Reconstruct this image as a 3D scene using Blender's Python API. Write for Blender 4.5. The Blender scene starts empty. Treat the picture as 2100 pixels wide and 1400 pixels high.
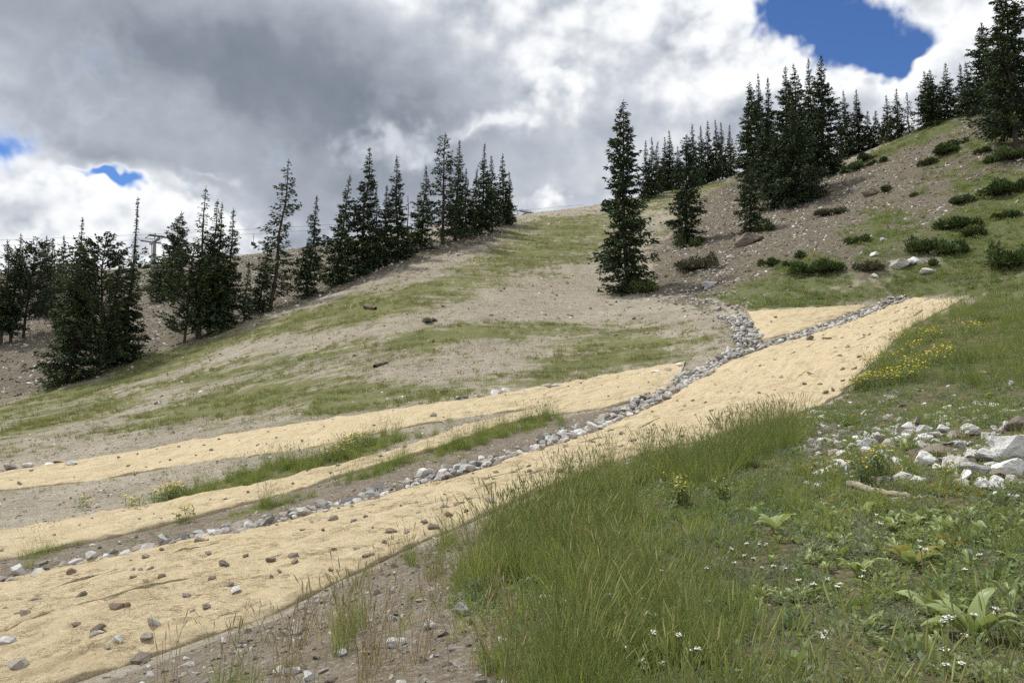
import bpy, bmesh, math, random
import numpy as np
from mathutils import Vector, Matrix, Euler
R = math.radians
random.seed(7)
rng = np.random.default_rng(7)
sc = bpy.context.scene
COL = sc.collection

# ------------------------------------------------------------------ camera
FPX, PITCH, CAMZ = 1617.0, R(5.0), 1.6
cd = bpy.data.cameras.new('camera'); cam = bpy.data.objects.new('camera', cd); COL.objects.link(cam)
cd.sensor_width = 36.0; cd.lens = 36.0 * FPX / 2100.0; cd.clip_start = 0.05; cd.clip_end = 6000
cam.location = (0, 0, CAMZ); cam.rotation_euler = (R(90) + PITCH, 0, 0)
sc.camera = cam
SUN_EL, SUN_AZ = R(60), R(-62)          # azimuth measured from +Y towards +X (sun ahead, to the left)

# ------------------------------------------------------------------ node helpers
class V:
    """a socket with arithmetic"""
    def __init__(s, nt, sock): s.nt, s.s = nt, sock
    def _m(s, op, *a, clamp=False):
        n = s.nt.nodes.new('ShaderNodeMath'); n.operation = op; n.use_clamp = clamp
        for i, v in enumerate((s,) + a):
            if isinstance(v, V): s.nt.links.new(v.s, n.inputs[i])
            else: n.inputs[i].default_value = float(v)
        return V(s.nt, n.outputs[0])
    def __add__(s, o): return s._m('ADD', o)
    __radd__ = __add__
    def __mul__(s, o): return s._m('MULTIPLY', o)
    __rmul__ = __mul__
    def __sub__(s, o): return s._m('SUBTRACT', o)
    def __rsub__(s, o): return (s * -1.0) + o
    def __truediv__(s, o): return s._m('DIVIDE', o)
    def pow(s, o): return s._m('POWER', o)
    def exp(s): return s._m('EXPONENT')
    def max(s, o): return s._m('MAXIMUM', o)
    def min(s, o): return s._m('MINIMUM', o)
    def clamp(s): return s._m('ADD', 0.0, clamp=True)
    def step(s, a, b):
        n = s.nt.nodes.new('ShaderNodeMapRange'); n.interpolation_type = 'SMOOTHSTEP'
        s.nt.links.new(s.s, n.inputs['Value']); n.inputs['From Min'].default_value = a; n.inputs['From Max'].default_value = b
        return V(s.nt, n.outputs[0])

def noise(nt, vec, scale, detail=6, rough=0.55, dist=0.0, lac=2.0):
    n = nt.nodes.new('ShaderNodeTexNoise'); n.noise_dimensions = '3D'
    n.inputs['Scale'].default_value = scale; n.inputs['Detail'].default_value = detail
    n.inputs['Roughness'].default_value = rough; n.inputs['Distortion'].default_value = dist
    n.inputs['Lacunarity'].default_value = lac
    if vec is not None: nt.links.new(vec.s if isinstance(vec, V) else vec, n.inputs['Vector'])
    return V(nt, n.outputs['Fac'])
def vmap(nt, vec, scale=(1, 1, 1), loc=(0, 0, 0), rot=(0, 0, 0)):
    n = nt.nodes.new('ShaderNodeMapping')
    n.inputs['Scale'].default_value = scale; n.inputs['Location'].default_value = loc; n.inputs['Rotation'].default_value = rot
    nt.links.new(vec.s if isinstance(vec, V) else vec, n.inputs['Vector'])
    return V(nt, n.outputs[0])
def mixc(nt, f, a, b, mode='MIX'):
    n = nt.nodes.new('ShaderNodeMix'); n.data_type = 'RGBA'; n.blend_type = mode; n.clamp_factor = True
    for idx, v in ((0, f), (6, a), (7, b)):
        if isinstance(v, V): nt.links.new(v.s, n.inputs[idx])
        elif idx == 0: n.inputs[0].default_value = v
        else: n.inputs[idx].default_value = (*v, 1.0)
    return V(nt, n.outputs[2])
def ramp(nt, f, stops, interp='LINEAR'):
    n = nt.nodes.new('ShaderNodeValToRGB'); r = n.color_ramp; r.interpolation = interp
    while len(r.elements) < len(stops): r.elements.new(0.5)
    for e, (p, c) in zip(r.elements, stops): e.position = p; e.color = (*c, 1.0)
    nt.links.new(f.s, n.inputs[0]); return V(nt, n.outputs[0])

# ------------------------------------------------------------------ world: daylight sky with broken cloud
def sky():
    w = bpy.data.worlds.new('World'); sc.world = w; w.use_nodes = True
    nt = w.node_tree; nt.nodes.clear()
    out = nt.nodes.new('ShaderNodeOutputWorld'); bg = nt.nodes.new('ShaderNodeBackground')
    bg.inputs['Strength'].default_value = 0.1
    nt.links.new(bg.outputs[0], out.inputs['Surface'])
    st = nt.nodes.new('ShaderNodeTexSky'); st.sky_type = 'NISHITA'; st.sun_disc = False
    st.sun_elevation = SUN_EL; st.sun_rotation = SUN_AZ; st.altitude = 3000; st.dust_density = 0.3; st.air_density = 1.0; st.ozone_density = 2.0
    tc = nt.nodes.new('ShaderNodeTexCoord'); D = V(nt, tc.outputs['Generated'])
    sp = nt.nodes.new('ShaderNodeSeparateXYZ'); nt.links.new(D.s, sp.inputs[0])
    x, y, z = (V(nt, sp.outputs[i]) for i in range(3))
    az = x._m('ARCTAN2', y) * (180 / math.pi); el = z._m('ARCSINE') * (180 / math.pi)
    wn = nt.nodes.new('ShaderNodeTexNoise'); wn.inputs['Scale'].default_value = 8.0; wn.inputs['Detail'].default_value = 4; wn.inputs['Roughness'].default_value = 0.6
    nt.links.new(D.s, wn.inputs['Vector'])
    wv = nt.nodes.new('ShaderNodeVectorMath'); wv.operation = 'MULTIPLY_ADD'        # warped (azimuth, elevation)
    nt.links.new(wn.outputs['Color'], wv.inputs[0]); wv.inputs[1].default_value = (9.0, 8.0, 0.0)
    cb = nt.nodes.new('ShaderNodeCombineXYZ'); lk = nt.links.new
    lk((az - 4.5).s, cb.inputs[0]); lk((el - 4.0).s, cb.inputs[1]); lk(cb.outputs[0], wv.inputs[2])
    def blob(px, py, rx, ry, rot=0.0):
        """soft patch of sky; place and size are kept in degrees of azimuth and elevation"""
        a = (px - 1050) / 1617.0; b = (700 - py) / 1617.0; c, s = math.cos(PITCH), math.sin(PITCH)
        d = Vector((a, c - b * s, s + b * c)).normalized()
        m = nt.nodes.new('ShaderNodeMapping'); m.vector_type = 'TEXTURE'; lk(wv.outputs[0], m.inputs['Vector'])
        m.inputs['Location'].default_value = (math.degrees(math.atan2(d.x, d.y)), math.degrees(math.asin(d.z)), 0)
        m.inputs['Scale'].default_value = (rx / 29.0, ry / 29.0, 1); m.inputs['Rotation'].default_value = (0, 0, R(rot))
        g = nt.nodes.new('ShaderNodeTexGradient'); g.gradient_type = 'QUADRATIC_SPHERE'; lk(m.outputs[0], g.inputs[0])
        return V(nt, g.outputs['Fac'])
    def total(items):
        s = None
        for k, *a in items:
            v = blob(*a) * k; s = v if s is None else s + v
        return s
    f1 = noise(nt, vmap(nt, D, (1, 1, 1.25)), 7.5, 6, 0.52)
    f1b = noise(nt, vmap(nt, D, (1, 1, 1.25), (-0.012, 0.0, 0.024)), 7.5, 3, 0.52)   # a step nearer the light
    f2 = noise(nt, vmap(nt, D, (1, 1, 1.5), (0.31, 0.2, 0.12)), 3.4, 3, 0.5)
    f3 = noise(nt, vmap(nt, D, (1.6, 1, 1.0), rot=(0, 0.6, 0)), 30.0, 4, 0.65)     # torn wisps at the rims
    b0 = ((noise(nt, D, 22.0, 1, 0.5) - 0.5) * 2.6)._m('ABSOLUTE') * 0.6 + ((noise(nt, D, 58.0, 1, 0.5) - 0.5) * 2.6)._m('ABSOLUTE') * 0.4
    hole = total([(2.6, 1770, 55, 250, 125, -4), (1.7, 1900, 85, 150, 55, 12), (2.0, 1640, -10, 150, 150), (1.6, 1760, -140, 420, 120),
                  (1.25, 5, 300, 150, 110, 10), (1.75, 258, 374, 85, 46, -30), (1.3, 205, 352, 100, 32, 0), (0.6, 400, 385, 130, 28)])
    cover = 1.0 - hole + (f1 - 0.5) * 1.7 + (b0 - 0.3) * 0.35
    alpha = (cover + (f3 - 0.5) * 0.5).step(0.02, 0.72)
    thick = total([(1.15, 400, 120, 1250, 460, -5), (0.75, 780, 230, 620, 260, -10), (0.5, 230, 300, 420, 90, -6), (0.42, 880, 420, 600, 230), (0.42, 1320, 230, 240, 230), (0.22, 1180, 340, 360, 170),
                   (0.60, 1720, 225, 330, 80), (0.35, 1960, 190, 260, 90), (0.4, 620, 400, 300, 140), (0.3, 1450, 300, 250, 120)])
    puff = total([(1.1, 120, 455, 480, 135), (0.95, 380, 480, 420, 120), (0.62, 800, 280, 260, 110, 20), (0.62, 1130, 170, 220, 230, 20), (0.6, 990, 262, 300, 75, 8), (0.6, 1500, 70, 330, 250), (0.5, 1660, 150, 200, 70), (0.75, 1120, 425, 90, 60), (0.45, 470, 350, 200, 50, 0), (0.5, 1760, 150, 300, 60)])
    crisp = (puff * 1.5 + (f1 - 0.5) * 1.5 + (b0 - 0.3) * 0.55).step(0.18, 0.95) * (puff * 3.0).min(1.0)
    murk = thick.step(0.02, 0.6)
    t = 0.272 + thick * 0.50 + (f2 - 0.5) * 0.22 + (f1b - f1) * (2.1 - murk * 1.7) - (f1 - 0.5) * (0.66 - murk * 0.46) - (b0 - 0.3) * (0.22 - murk * 0.19)
    t = t - crisp * (0.24 + murk * 0.16)
    t = (t - (1.0 - cover.step(0.35, 0.95)) * 0.25).clamp()     # thin rims are bright
    cl = ramp(nt, t, [(0.0, (9.4, 9.5, 9.6)), (0.2, (7.9, 8.1, 8.3)), (0.4, (5.5, 5.8, 6.3)), (0.6, (3.6, 3.95, 4.55)), (0.8, (2.2, 2.5, 3.0)), (1.0, (1.6, 1.87, 2.35))])
    blue = mixc(nt, 1.0, V(nt, st.outputs[0]), (0.68, 0.90, 1.20), 'MULTIPLY')
    mix = mixc(nt, alpha, blue, cl)
    lk(mix.s, bg.inputs['Color'])
    w.cycles.sampling_method = 'MANUAL'; w.cycles.sample_map_resolution = 512
sky()

sd = bpy.data.lights.new('sun', 'SUN'); sd.energy = 3.3; sd.angle = R(4.0); sd.color = (1.0, 0.95, 0.87)
sun = bpy.data.objects.new('sun', sd); COL.objects.link(sun)
_sd = Vector((math.sin(SUN_AZ) * math.cos(SUN_EL), math.cos(SUN_AZ) * math.cos(SUN_EL), math.sin(SUN_EL)))
sun.rotation_euler = _sd.to_track_quat('Z', 'Y').to_euler(); sun.location = (-30, 40, 80)
vs = sc.view_settings; vs.view_transform = 'Standard'; vs.look = 'None'; vs.exposure = 0.20; vs.gamma = 1.0; vs.use_curve_mapping = False
sc.cycles.max_bounces = 5; sc.cycles.diffuse_bounces = 3; sc.cycles.transmission_bounces = 4; sc.cycles.use_denoising = False
sc.cycles.use_adaptive_sampling = True; sc.cycles.adaptive_threshold = 0.02

# ------------------------------------------------------------------ numpy noise
_perm = rng.permutation(256); _perm = np.concatenate([_perm, _perm]); _val = rng.random(256) * 2 - 1
def vnoise(x, y, seed=0):
    x = np.asarray(x, float) + seed * 17.37; y = np.asarray(y, float) + seed * 9.71
    xi = np.floor(x).astype(int); yi = np.floor(y).astype(int); fx = x - xi; fy = y - yi
    fx = fx * fx * fx * (fx * (fx * 6 - 15) + 10); fy = fy * fy * fy * (fy * (fy * 6 - 15) + 10)
    h = lambda a, b: _val[_perm[_perm[a & 255] + (b & 255)]]
    a = h(xi, yi) * (1 - fx) + h(xi + 1, yi) * fx
    b = h(xi, yi + 1) * (1 - fx) + h(xi + 1, yi + 1) * fx
    return a * (1 - fy) + b * fy
def fbm(x, y, octv=4, seed=0, gain=0.5):
    s, a = 0.0, 1.0
    for i in range(octv):
        s = s + a * vnoise(x * 2 ** i, y * 2 ** i, seed + i * 3); a *= gain
    return s

# ------------------------------------------------------------------ terrain: surveyed points and a smooth sheet through them
def ray(px, py):
    a = (np.asarray(px, float) - 1050) / FPX; b = (700 - np.asarray(py, float)) / FPX
    return np.stack([a, math.cos(PITCH) - b * math.sin(PITCH), math.sin(PITCH) + b * math.cos(PITCH)], -1)
SURVEY = [  # line of sight (photo px) and distance in metres
 (0,1400,7.3),(150,1400,7.0),(560,1400,5.2),(1050,1400,4.2),(1500,1400,3.9),(2100,1400,3.7),
 (0,1300,8.8),(350,1320,7.9),(560,1260,8.4),(860,1130,10.2),(1250,1330,4.8),(1250,1150,7.1),(1100,1010,12.6),(960,1240,6.3),
 (1300,935,14.6),(1500,885,16.2),(1650,845,17.6),(1750,800,19.5),(1860,675,28.5),(1975,615,36),
 (0,1170,13.6),(300,1120,14.4),(560,1070,15.5),(900,970,18.2),(1200,870,22.5),(1400,780,27.5),(1540,690,33),(1700,660,36),(1860,608,39.5),
 (0,1100,17.5),(0,1000,24),(0,955,28),(400,1030,19),(400,900,28.5),(850,890,22.5),(850,840,26.5),(1150,840,25),(1150,790,29),(1400,745,31.5),
 (0,815,47),(130,785,49),(350,705,52),(600,612,58),(850,700,38),(600,760,37),(300,820,38),(850,600,50),(1100,650,44),(1350,660,41),
 (690,580,59),(850,515,63),(950,488,69),(1050,458,80),(1100,560,57),(1240,500,70),(1240,438,108),(1080,448,112),
 (1300,590,53),(1400,500,62),(1450,560,51),(1550,470,60),(1640,405,70),(1500,364,96),(1330,400,96),(1590,330,96),
 (1720,345,83),(1860,272,80),(2000,228,72),(2085,300,57),(1780,420,60),(1900,420,53),(2030,400,50),(1640,560,45.5),(1840,545,42),(2080,520,40),(1640,632,38),
 (2100,620,29),(2100,700,20.5),(1950,760,18.5),(2100,870,11.4),(1900,900,11.4),(2100,1000,8.3),(1850,1010,8.7),(1700,900,13.4),(1700,1000,9.6),(1700,1250,5.1),(2000,1250,4.9),(1500,1050,8.9),
 (50,690,64),(200,640,76),(350,600,80),(300,548,118),(560,517,112),(690,497,112),(420,530,116),(0,600,95),(0,560,120),
 # outside the picture, the same slopes go on
 (-400,1180,13),(-400,1000,24),(-400,860,44),(-400,720,62),(-400,600,100),(-300,1400,8.5),
 (2500,1400,3.6),(2500,1000,7.6),(2500,700,17),(2500,500,32),(2500,250,55),(2400,150,70),
]
BEYOND = [(0,560,120),(300,548,118),(560,517,112),(690,497,112),(1080,448,112),(1240,438,108),(1330,400,96),(1500,364,96),(1590,330,96),(1720,340,84),(1860,268,80),(2000,225,72),(2400,150,70),(-400,600,100)]
P = []
for px, py, d in SURVEY:
    r = ray(px, py); P.append(r * d / r[1] + (0, 0, CAMZ))
for px, py, d in BEYOND:
    for k, dy in ((1.22, 26), (1.6, 120), (2.6, 330)):
        r = ray(px, py + dy); P.append(r * d * k / r[1] + (0, 0, CAMZ))
P += [(0, 0, 0), (-3, 1, -.55), (3, 1, .42), (-3, -4, -.7), (3, -4, .3), (-8, 0, -1.7), (8, 0, 1.1), (-14, 5, -2.9), (14, 6, 2.6), (0, -10, -.6), (-14, -10, -3.4), (14, -10, 1.4), (-60, -20, -12), (60, -20, 12), (-60, 20, -9), (60, 20, 14), (0, -60, -8)]
P = np.array(P, float)
L0 = 20.0
def _k(d2): return 0.5 * d2 * np.log(d2 + 1e-9)
def tps_fit(P):
    X = P[:, :2] / L0; n = len(X)
    d2 = ((X[:, None] - X[None]) ** 2).sum(-1)
    dist = np.linalg.norm(P[:, :2], axis=1)
    K = _k(d2) + np.diag(2e-4 + 1.2e-3 * (dist / 50) ** 2)
    Q = np.c_[np.ones(n), X]
    A = np.zeros((n + 3, n + 3)); A[:n, :n] = K; A[:n, n:] = Q; A[n:, :n] = Q.T
    s = np.linalg.solve(A, np.r_[P[:, 2], 0, 0, 0])
    return X, s
_TX, _TS = tps_fit(P)
def tps(x, y):
    sh = np.shape(x); x = np.ravel(x) / L0; y = np.ravel(y) / L0; out = np.empty(x.size)
    for i in range(0, x.size, 40000):
        a, b = x[i:i + 40000], y[i:i + 40000]
        d2 = (a[:, None] - _TX[None, :, 0]) ** 2 + (b[:, None] - _TX[None, :, 1]) ** 2
        out[i:i + 40000] = _k(d2) @ _TS[:-3] + _TS[-3] + a * _TS[-2] + b * _TS[-1]
    return out.reshape(sh)
NX, NY = 600, 640
_u = np.linspace(-4.9, 4.9, NX); GX = 3.2 * np.sinh(_u)
_v = np.linspace(-2.6, 4.75, NY); GY = 4.0 + 3.6 * np.sinh(_v)
XX, YY = np.meshgrid(GX, GY)                     # rows = y
ZB = tps(XX, YY)
_rr = np.hypot(XX, YY)
# far past the ridges the land just falls away to the horizon
_far = np.clip((_rr - 190) / 60, 0, 1); _far = _far * _far * (3 - 2 * _far)
ZB = ZB * (1 - _far) + (-14 - 0.02 * _rr) * _far
_near = np.clip((_rr - 1.5) / 3, 0, 1)
ZB += fbm(XX / 9, YY / 9, 3, 1) * 0.10 * np.clip((_rr - 8) / 20, 0, 1) + fbm(XX / 1.7, YY / 1.7, 4, 5) * 0.030 * _near
ZB += fbm(XX / 2.6, YY / 2.6, 4, 15) * 0.09 * np.clip((_rr - 35) / 25, 0, 1)
GZ = ZB.copy()
def lookup(F, x, y):
    x = np.asarray(x, float); y = np.asarray(y, float)
    i = np.clip(np.searchsorted(GX, x) - 1, 0, NX - 2); j = np.clip(np.searchsorted(GY, y) - 1, 0, NY - 2)
    fx = np.clip((x - GX[i]) / (GX[i + 1] - GX[i]), 0, 1); fy = np.clip((y - GY[j]) / (GY[j + 1] - GY[j]), 0, 1)
    return (F[j, i] * (1 - fx) + F[j, i + 1] * fx) * (1 - fy) + (F[j + 1, i] * (1 - fx) + F[j + 1, i + 1] * fx) * fy
def HZ(x, y): return lookup(GZ, x, y)
_T = np.geomspace(1.5, 260, 900)
def hit(px, py, F=None):
    """where the line of sight through a photo pixel meets the ground"""
    F = GZ if F is None else F
    r = ray(np.atleast_1d(px), np.atleast_1d(py)); r = r / r[:, 1:2]
    out = np.empty((len(r), 3))
    for k in range(len(r)):
        p = r[k] * _T[:, None]; dz = p[:, 2] + CAMZ - lookup(F, p[:, 0], p[:, 1])
        i = int(np.argmax(dz < 0)) if (dz < 0).any() else int(np.argmin(dz))
        a, b = _T[max(i - 1, 0)], _T[i]
        for _ in range(18):
            m = (a + b) / 2; q = r[k] * m
            if q[2] + CAMZ < lookup(F, q[0], q[1]): b = m
            else: a = m
        q = r[k] * b; out[k] = (q[0], q[1], lookup(F, q[0], q[1]))
    return out
def project(x, y, z):
    z = np.asarray(z) - CAMZ; c, s = math.cos(PITCH), math.sin(PITCH)
    dep = y * c + z * s; up = z * c - y * s
    return 1050 + FPX * x / dep, 700 - FPX * up / dep, dep
def dense(poly, n=6):
    out = []
    for (a, b), (c, d) in zip(poly[:-1], poly[1:]):
        for k in range(n): out.append((a + (c - a) * k / n, b + (d - b) * k / n))
    out.append(poly[-1]); return np.array(out, float)
def pline(pix, n=6, F=None):
    q = dense(pix, n); return hit(q[:, 0], q[:, 1], F)
def dist_poly(x, y, line):
    """distance to a polyline in plan and the fraction along it"""
    x = np.asarray(x, float); y = np.asarray(y, float)
    best = np.full(x.shape, 1e9); par = np.zeros(x.shape)
    seg = np.linalg.norm(np.diff(line[:, :2], axis=0), axis=1); cum = np.r_[0, np.cumsum(seg)]
    for i in range(len(line) - 1):
        ax, ay = line[i, :2]; bx, by = line[i + 1, :2]; l2 = max(seg[i] ** 2, 1e-9)
        t = np.clip(((x - ax) * (bx - ax) + (y - ay) * (by - ay)) / l2, 0, 1)
        d = np.hypot(x - ax - t * (bx - ax), y - ay - t * (by - ay)); m = d < best
        best = np.where(m, d, best); par = np.where(m, (cum[i] + t * seg[i]) / cum[-1], par)
    return best, par
def inside(x, y, poly):
    x = np.asarray(x, float); y = np.asarray(y, float); r = np.zeros(x.shape, bool)
    for (ax, ay), (bx, by) in zip(poly, np.roll(poly, -1, 0)):
        c = ((ay > y) != (by > y)); 
        with np.errstate(divide='ignore', invalid='ignore'):
            r ^= c & (x < (bx - ax) * (y - ay) / (by - ay + 1e-12) + ax)
    return r

# the rock-lined ditch, its two upper arms, and the cut they run in
DITCH_PIX = [(-160,1212),(0,1182),(130,1155),(260,1128),(370,1103),(470,1088),(560,1066),(660,1040),(760,1012),(860,985),(900,973),(980,950),(1060,927),(1130,903),(1200,878),(1270,850),(1330,822),(1400,783),(1440,758),(1500,727),(1545,706)]
ARM_A_PIX = [(1540,706),(1528,680),(1512,655),(1494,637)]
ARM_B_PIX = [(1545,708),(1600,695),(1650,682),(1710,664),(1760,645),(1810,625),(1860,606)]
WASH_PIX = [(1490,637),(1462,612),(1440,590),(1440,572),(1470,550),(1500,520),(1515,498)]
DITCH = pline(DITCH_PIX, 4); ARM_A = pline(ARM_A_PIX, 4); ARM_B = pline(ARM_B_PIX, 4); WASH = pline(WASH_PIX, 4)
def carve(line, w, depth, mask):
    d, _ = dist_poly(XX[mask], YY[mask], line)
    GZ[mask] -= depth * np.exp(-(d / w) ** 2 * 1.2)
_m = (XX > -22) & (XX < 34) & (YY > 8) & (YY < 60)
carve(DITCH, 0.62, 0.20, _m); carve(ARM_A, 0.8, 0.22, _m); carve(ARM_B, 0.5, 0.20, _m); carve(WASH, 1.2, 0.25, _m)

# ------------------------------------------------------------------ ground cover: what grows or lies where
_JIT = []
for k in range(5):
    a_ = (0.10 + 0.016 * _rr) * (0.5 + 0.4 * k)
    _JIT.append((XX + a_ * (fbm(XX / 2.2, YY / 2.2, 3, 40 + 11 * k) + 0.8 * fbm(XX / 0.6, YY / 0.6, 2, 340 + k)), YY + a_ * (fbm(XX / 2.2, YY / 2.2, 3, 45 + 11 * k) + 0.8 * fbm(XX / 0.6, YY / 0.6, 2, 350 + k))))
_VIEW = (YY > 2) & (YY < 130) & (np.abs(XX) < 10 + YY)
def region(polys, soft=0.5, jit=0.6, seed=40):
    """coverage 0..1 on the terrain grid from outlines given as lines of sight, edges broken up"""
    acc = np.zeros(XX.shape); jit = jit * 2.0
    W = [hit(*dense(p + [p[0]], 3)[:-1].T)[:, :2] for p in polys]
    for w in W:
        b = (XX > w[:, 0].min() - 3) & (XX < w[:, 0].max() + 3) & (YY > w[:, 1].min() - 3) & (YY < w[:, 1].max() + 3) & (acc < 1)
        xb, yb = XX[b], YY[b]; q = np.zeros(xb.shape)
        for jx, jy in _JIT: q += inside(xb + (jx[b] - xb) * jit, yb + (jy[b] - yb) * jit, w)
        acc[b] = np.maximum(acc[b], q / 5)
    return acc
HILL_GRASS = [
 [(-60,845),(0,826),(130,792),(250,752),(370,706),(470,683),(560,656),(690,612),(800,592),(850,600),(800,620),(700,652),(560,690),(430,722),(340,768),(200,812),(100,848),(0,862),(-60,875)],
 [(-60,890),(60,850),(200,825),(340,778),(480,738),(620,722),(740,692),(860,668),(1000,664),(1160,660),(1250,664),(1200,692),(1000,702),(860,718),(740,736),(620,745),(500,770),(350,800),(230,842),(100,880),(0,905),(-60,930)],
 [(230,866),(400,806),(500,782),(640,766),(700,758),(760,786),(900,788),(1020,776),(1100,742),(1195,720),(1200,690),(1250,665),(1360,660),(1385,690),(1440,712),(1400,738),(1250,766),(1100,790),(1000,795),(900,820),(800,842),(640,862),(600,840),(400,862),(210,892)],
 [(0,915),(90,892),(190,872),(120,900),(0,936)],
 [(855,602),(990,594),(1060,556),(1110,532),(1240,492),(1245,436),(1080,447),(1040,482),(975,530),(930,562),(870,578)],
 [(990,600),(1150,540),(1240,512),(1235,535),(1130,566),(1000,598)],
 [(1245,436),(1330,402),(1380,384),(1500,360),(1530,372),(1440,398),(1380,420),(1320,440),(1245,470)],
 [(1320,470),(1370,440),(1390,470),(1330,500)],
]
HILL_GRASS += [
 [(0,862),(90,845),(220,812),(330,790),(250,850),(100,890),(0,912)],
 [(430,790),(560,760),(700,745),(740,752),(640,770),(500,790)],
 [(600,740),(740,728),(900,712),(1100,698),(1180,696),(1000,712),(760,742)],
 [(560,660),(700,615),(850,585),(980,560),(1060,520),(1000,600),(860,640),(760,660),(640,690)],
 [(1040,482),(1080,450),(1245,437),(1245,520),(1120,545),(1000,590),(900,600),(960,560)],
]
RIGHT_GREEN = [
 [(1740,480),(1800,420),(1870,440),(1910,480),(1840,530),(1760,520)],
 [(1870,390),(1990,335),(2110,318),(2110,372),(1980,398),(1900,410)],
 [(1560,565),(1600,530),(1690,520),(1760,535),(1700,570)],
 [(1900,345),(1960,300),(2010,290),(1980,330),(1920,355)],
 [(1735,335),(1800,310),(1860,276),(1960,244),(2010,228),(1990,262),(1900,296),(1850,318),(1780,335),(1720,350)],
 [(1960,300),(2070,262),(2085,285),(2040,310),(1960,318)],
 [(1790,415),(1840,430),(1850,480),(1900,520),(1850,560),(1800,560),(1810,500),(1780,450)],
 [(1470,600),(1560,568),(1640,555),(1780,555),(1900,545),(2100,430),(2200,420),(2200,640),(1990,608),(1900,602),(1760,622),(1640,630),(1540,636),(1490,625)],
 [(1900,480),(1960,400),(2100,350),(2200,330),(2200,500),(1980,560)],
]
BANK_GRASS = [  # strips of grass between the blankets
 [(330,1032),(420,990),(560,955),(690,925),(780,895),(880,888),(830,905),(740,940),(600,980),(480,1010),(380,1030)],
 [(450,1055),(560,1028),(610,1025),(560,1046)],
 [(700,985),(760,962),(850,930),(960,900),(1010,872),(1080,858),(1140,848),(1140,868),(1040,895),(940,930),(830,955),(740,985)],
 [(50,1145),(100,1122),(140,1120),(120,1142)],
]
MEADOW = [[(2300,1500),(1050,1500),(1010,1400),(985,1240),(1005,1140),(1000,1075),(1120,1020),(1300,945),(1500,893),(1640,858),(1720,822),(1775,770),(1800,745),(1860,680),(1980,622),(2300,610)]]
DIRT = [
 [(-100,840),(0,812),(110,794),(60,810),(0,828),(-100,860)],
 [(-200,1250),(-200,1160),(0,1145),(200,1105),(400,1060),(560,1020),(700,975),(800,945),(920,915),(1000,900),(1140,862),(1250,838),(1330,818),(1390,802),(1330,835),(1200,885),(1040,945),(900,985),(760,1022),(560,1074),(370,1112),(200,1143)],
 [(150,1420),(350,1345),(560,1270),(700,1200),(860,1120),(960,1080),(1010,1100),(1010,1240),(1040,1400),(1080,1600),(0,1600)],
 [(1800,640),(1870,603),(1905,590),(1880,612),(1820,640)],
 [(1300,1010),(1420,1000),(1430,1060),(1330,1060)],
]
SCREE = [[(-100,560),(0,560),(300,548),(560,517),(690,497),(840,505),(1040,452),(1075,455),(1040,478),(960,508),(850,540),(700,592),(560,645),(470,680),(370,703),(250,748),(130,788),(0,822),(-100,840)],[(1330,600),(1350,500),(1440,400),(1560,330),(1740,340),(2000,235),(2200,180),(2200,430),(2100,440),(1900,540),(1780,560),(1640,560),(1560,570),(1480,600),(1440,640)]]
A_hill = region(HILL_GRASS, jit=1.05, seed=40); A_right = region(RIGHT_GREEN, seed=60); A_bank = region(BANK_GRASS, jit=0.35, seed=80)
A_mead = region(MEADOW, jit=0.4, seed=100); A_dirt = region(DIRT, jit=0.3, seed=120); A_scree = region(SCREE, jit=0.8, seed=140)
_ptch = fbm(XX / 3.2, YY / 2.2, 4, 300)
A_right = np.clip(A_right - 0.35 * (_ptch < -0.35), 0, 1)
A_veg = np.clip(A_hill + A_bank + A_right + A_mead, 0, 1)

def mat(name, build, rough=0.9, spec=0.25):
    m = bpy.data.materials.new(name); m.use_nodes = True; nt = m.node_tree
    b = nt.nodes['Principled BSDF']; b.inputs['Roughness'].default_value = rough; b.inputs['Specular IOR Level'].default_value = spec
    build(nt, b); return m
def bump(nt, b, h, strength, dist=0.02):
    n = nt.nodes.new('ShaderNodeBump'); n.inputs['Strength'].default_value = strength; n.inputs['Distance'].default_value = dist
    nt.links.new(h.s, n.inputs['Height']); nt.links.new(n.outputs[0], b.inputs['Normal'])
def objco(nt): return V(nt, nt.nodes.new('ShaderNodeTexCoord').outputs['Object'])
def geopos(nt): return V(nt, nt.nodes.new('ShaderNodeNewGeometry').outputs['Position'])
def attr(nt, name, out='Fac'):
    n = nt.nodes.new('ShaderNodeAttribute'); n.attribute_name = name; return V(nt, n.outputs[out])
def lnk(nt, v, s): nt.links.new(v.s, s)

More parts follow.
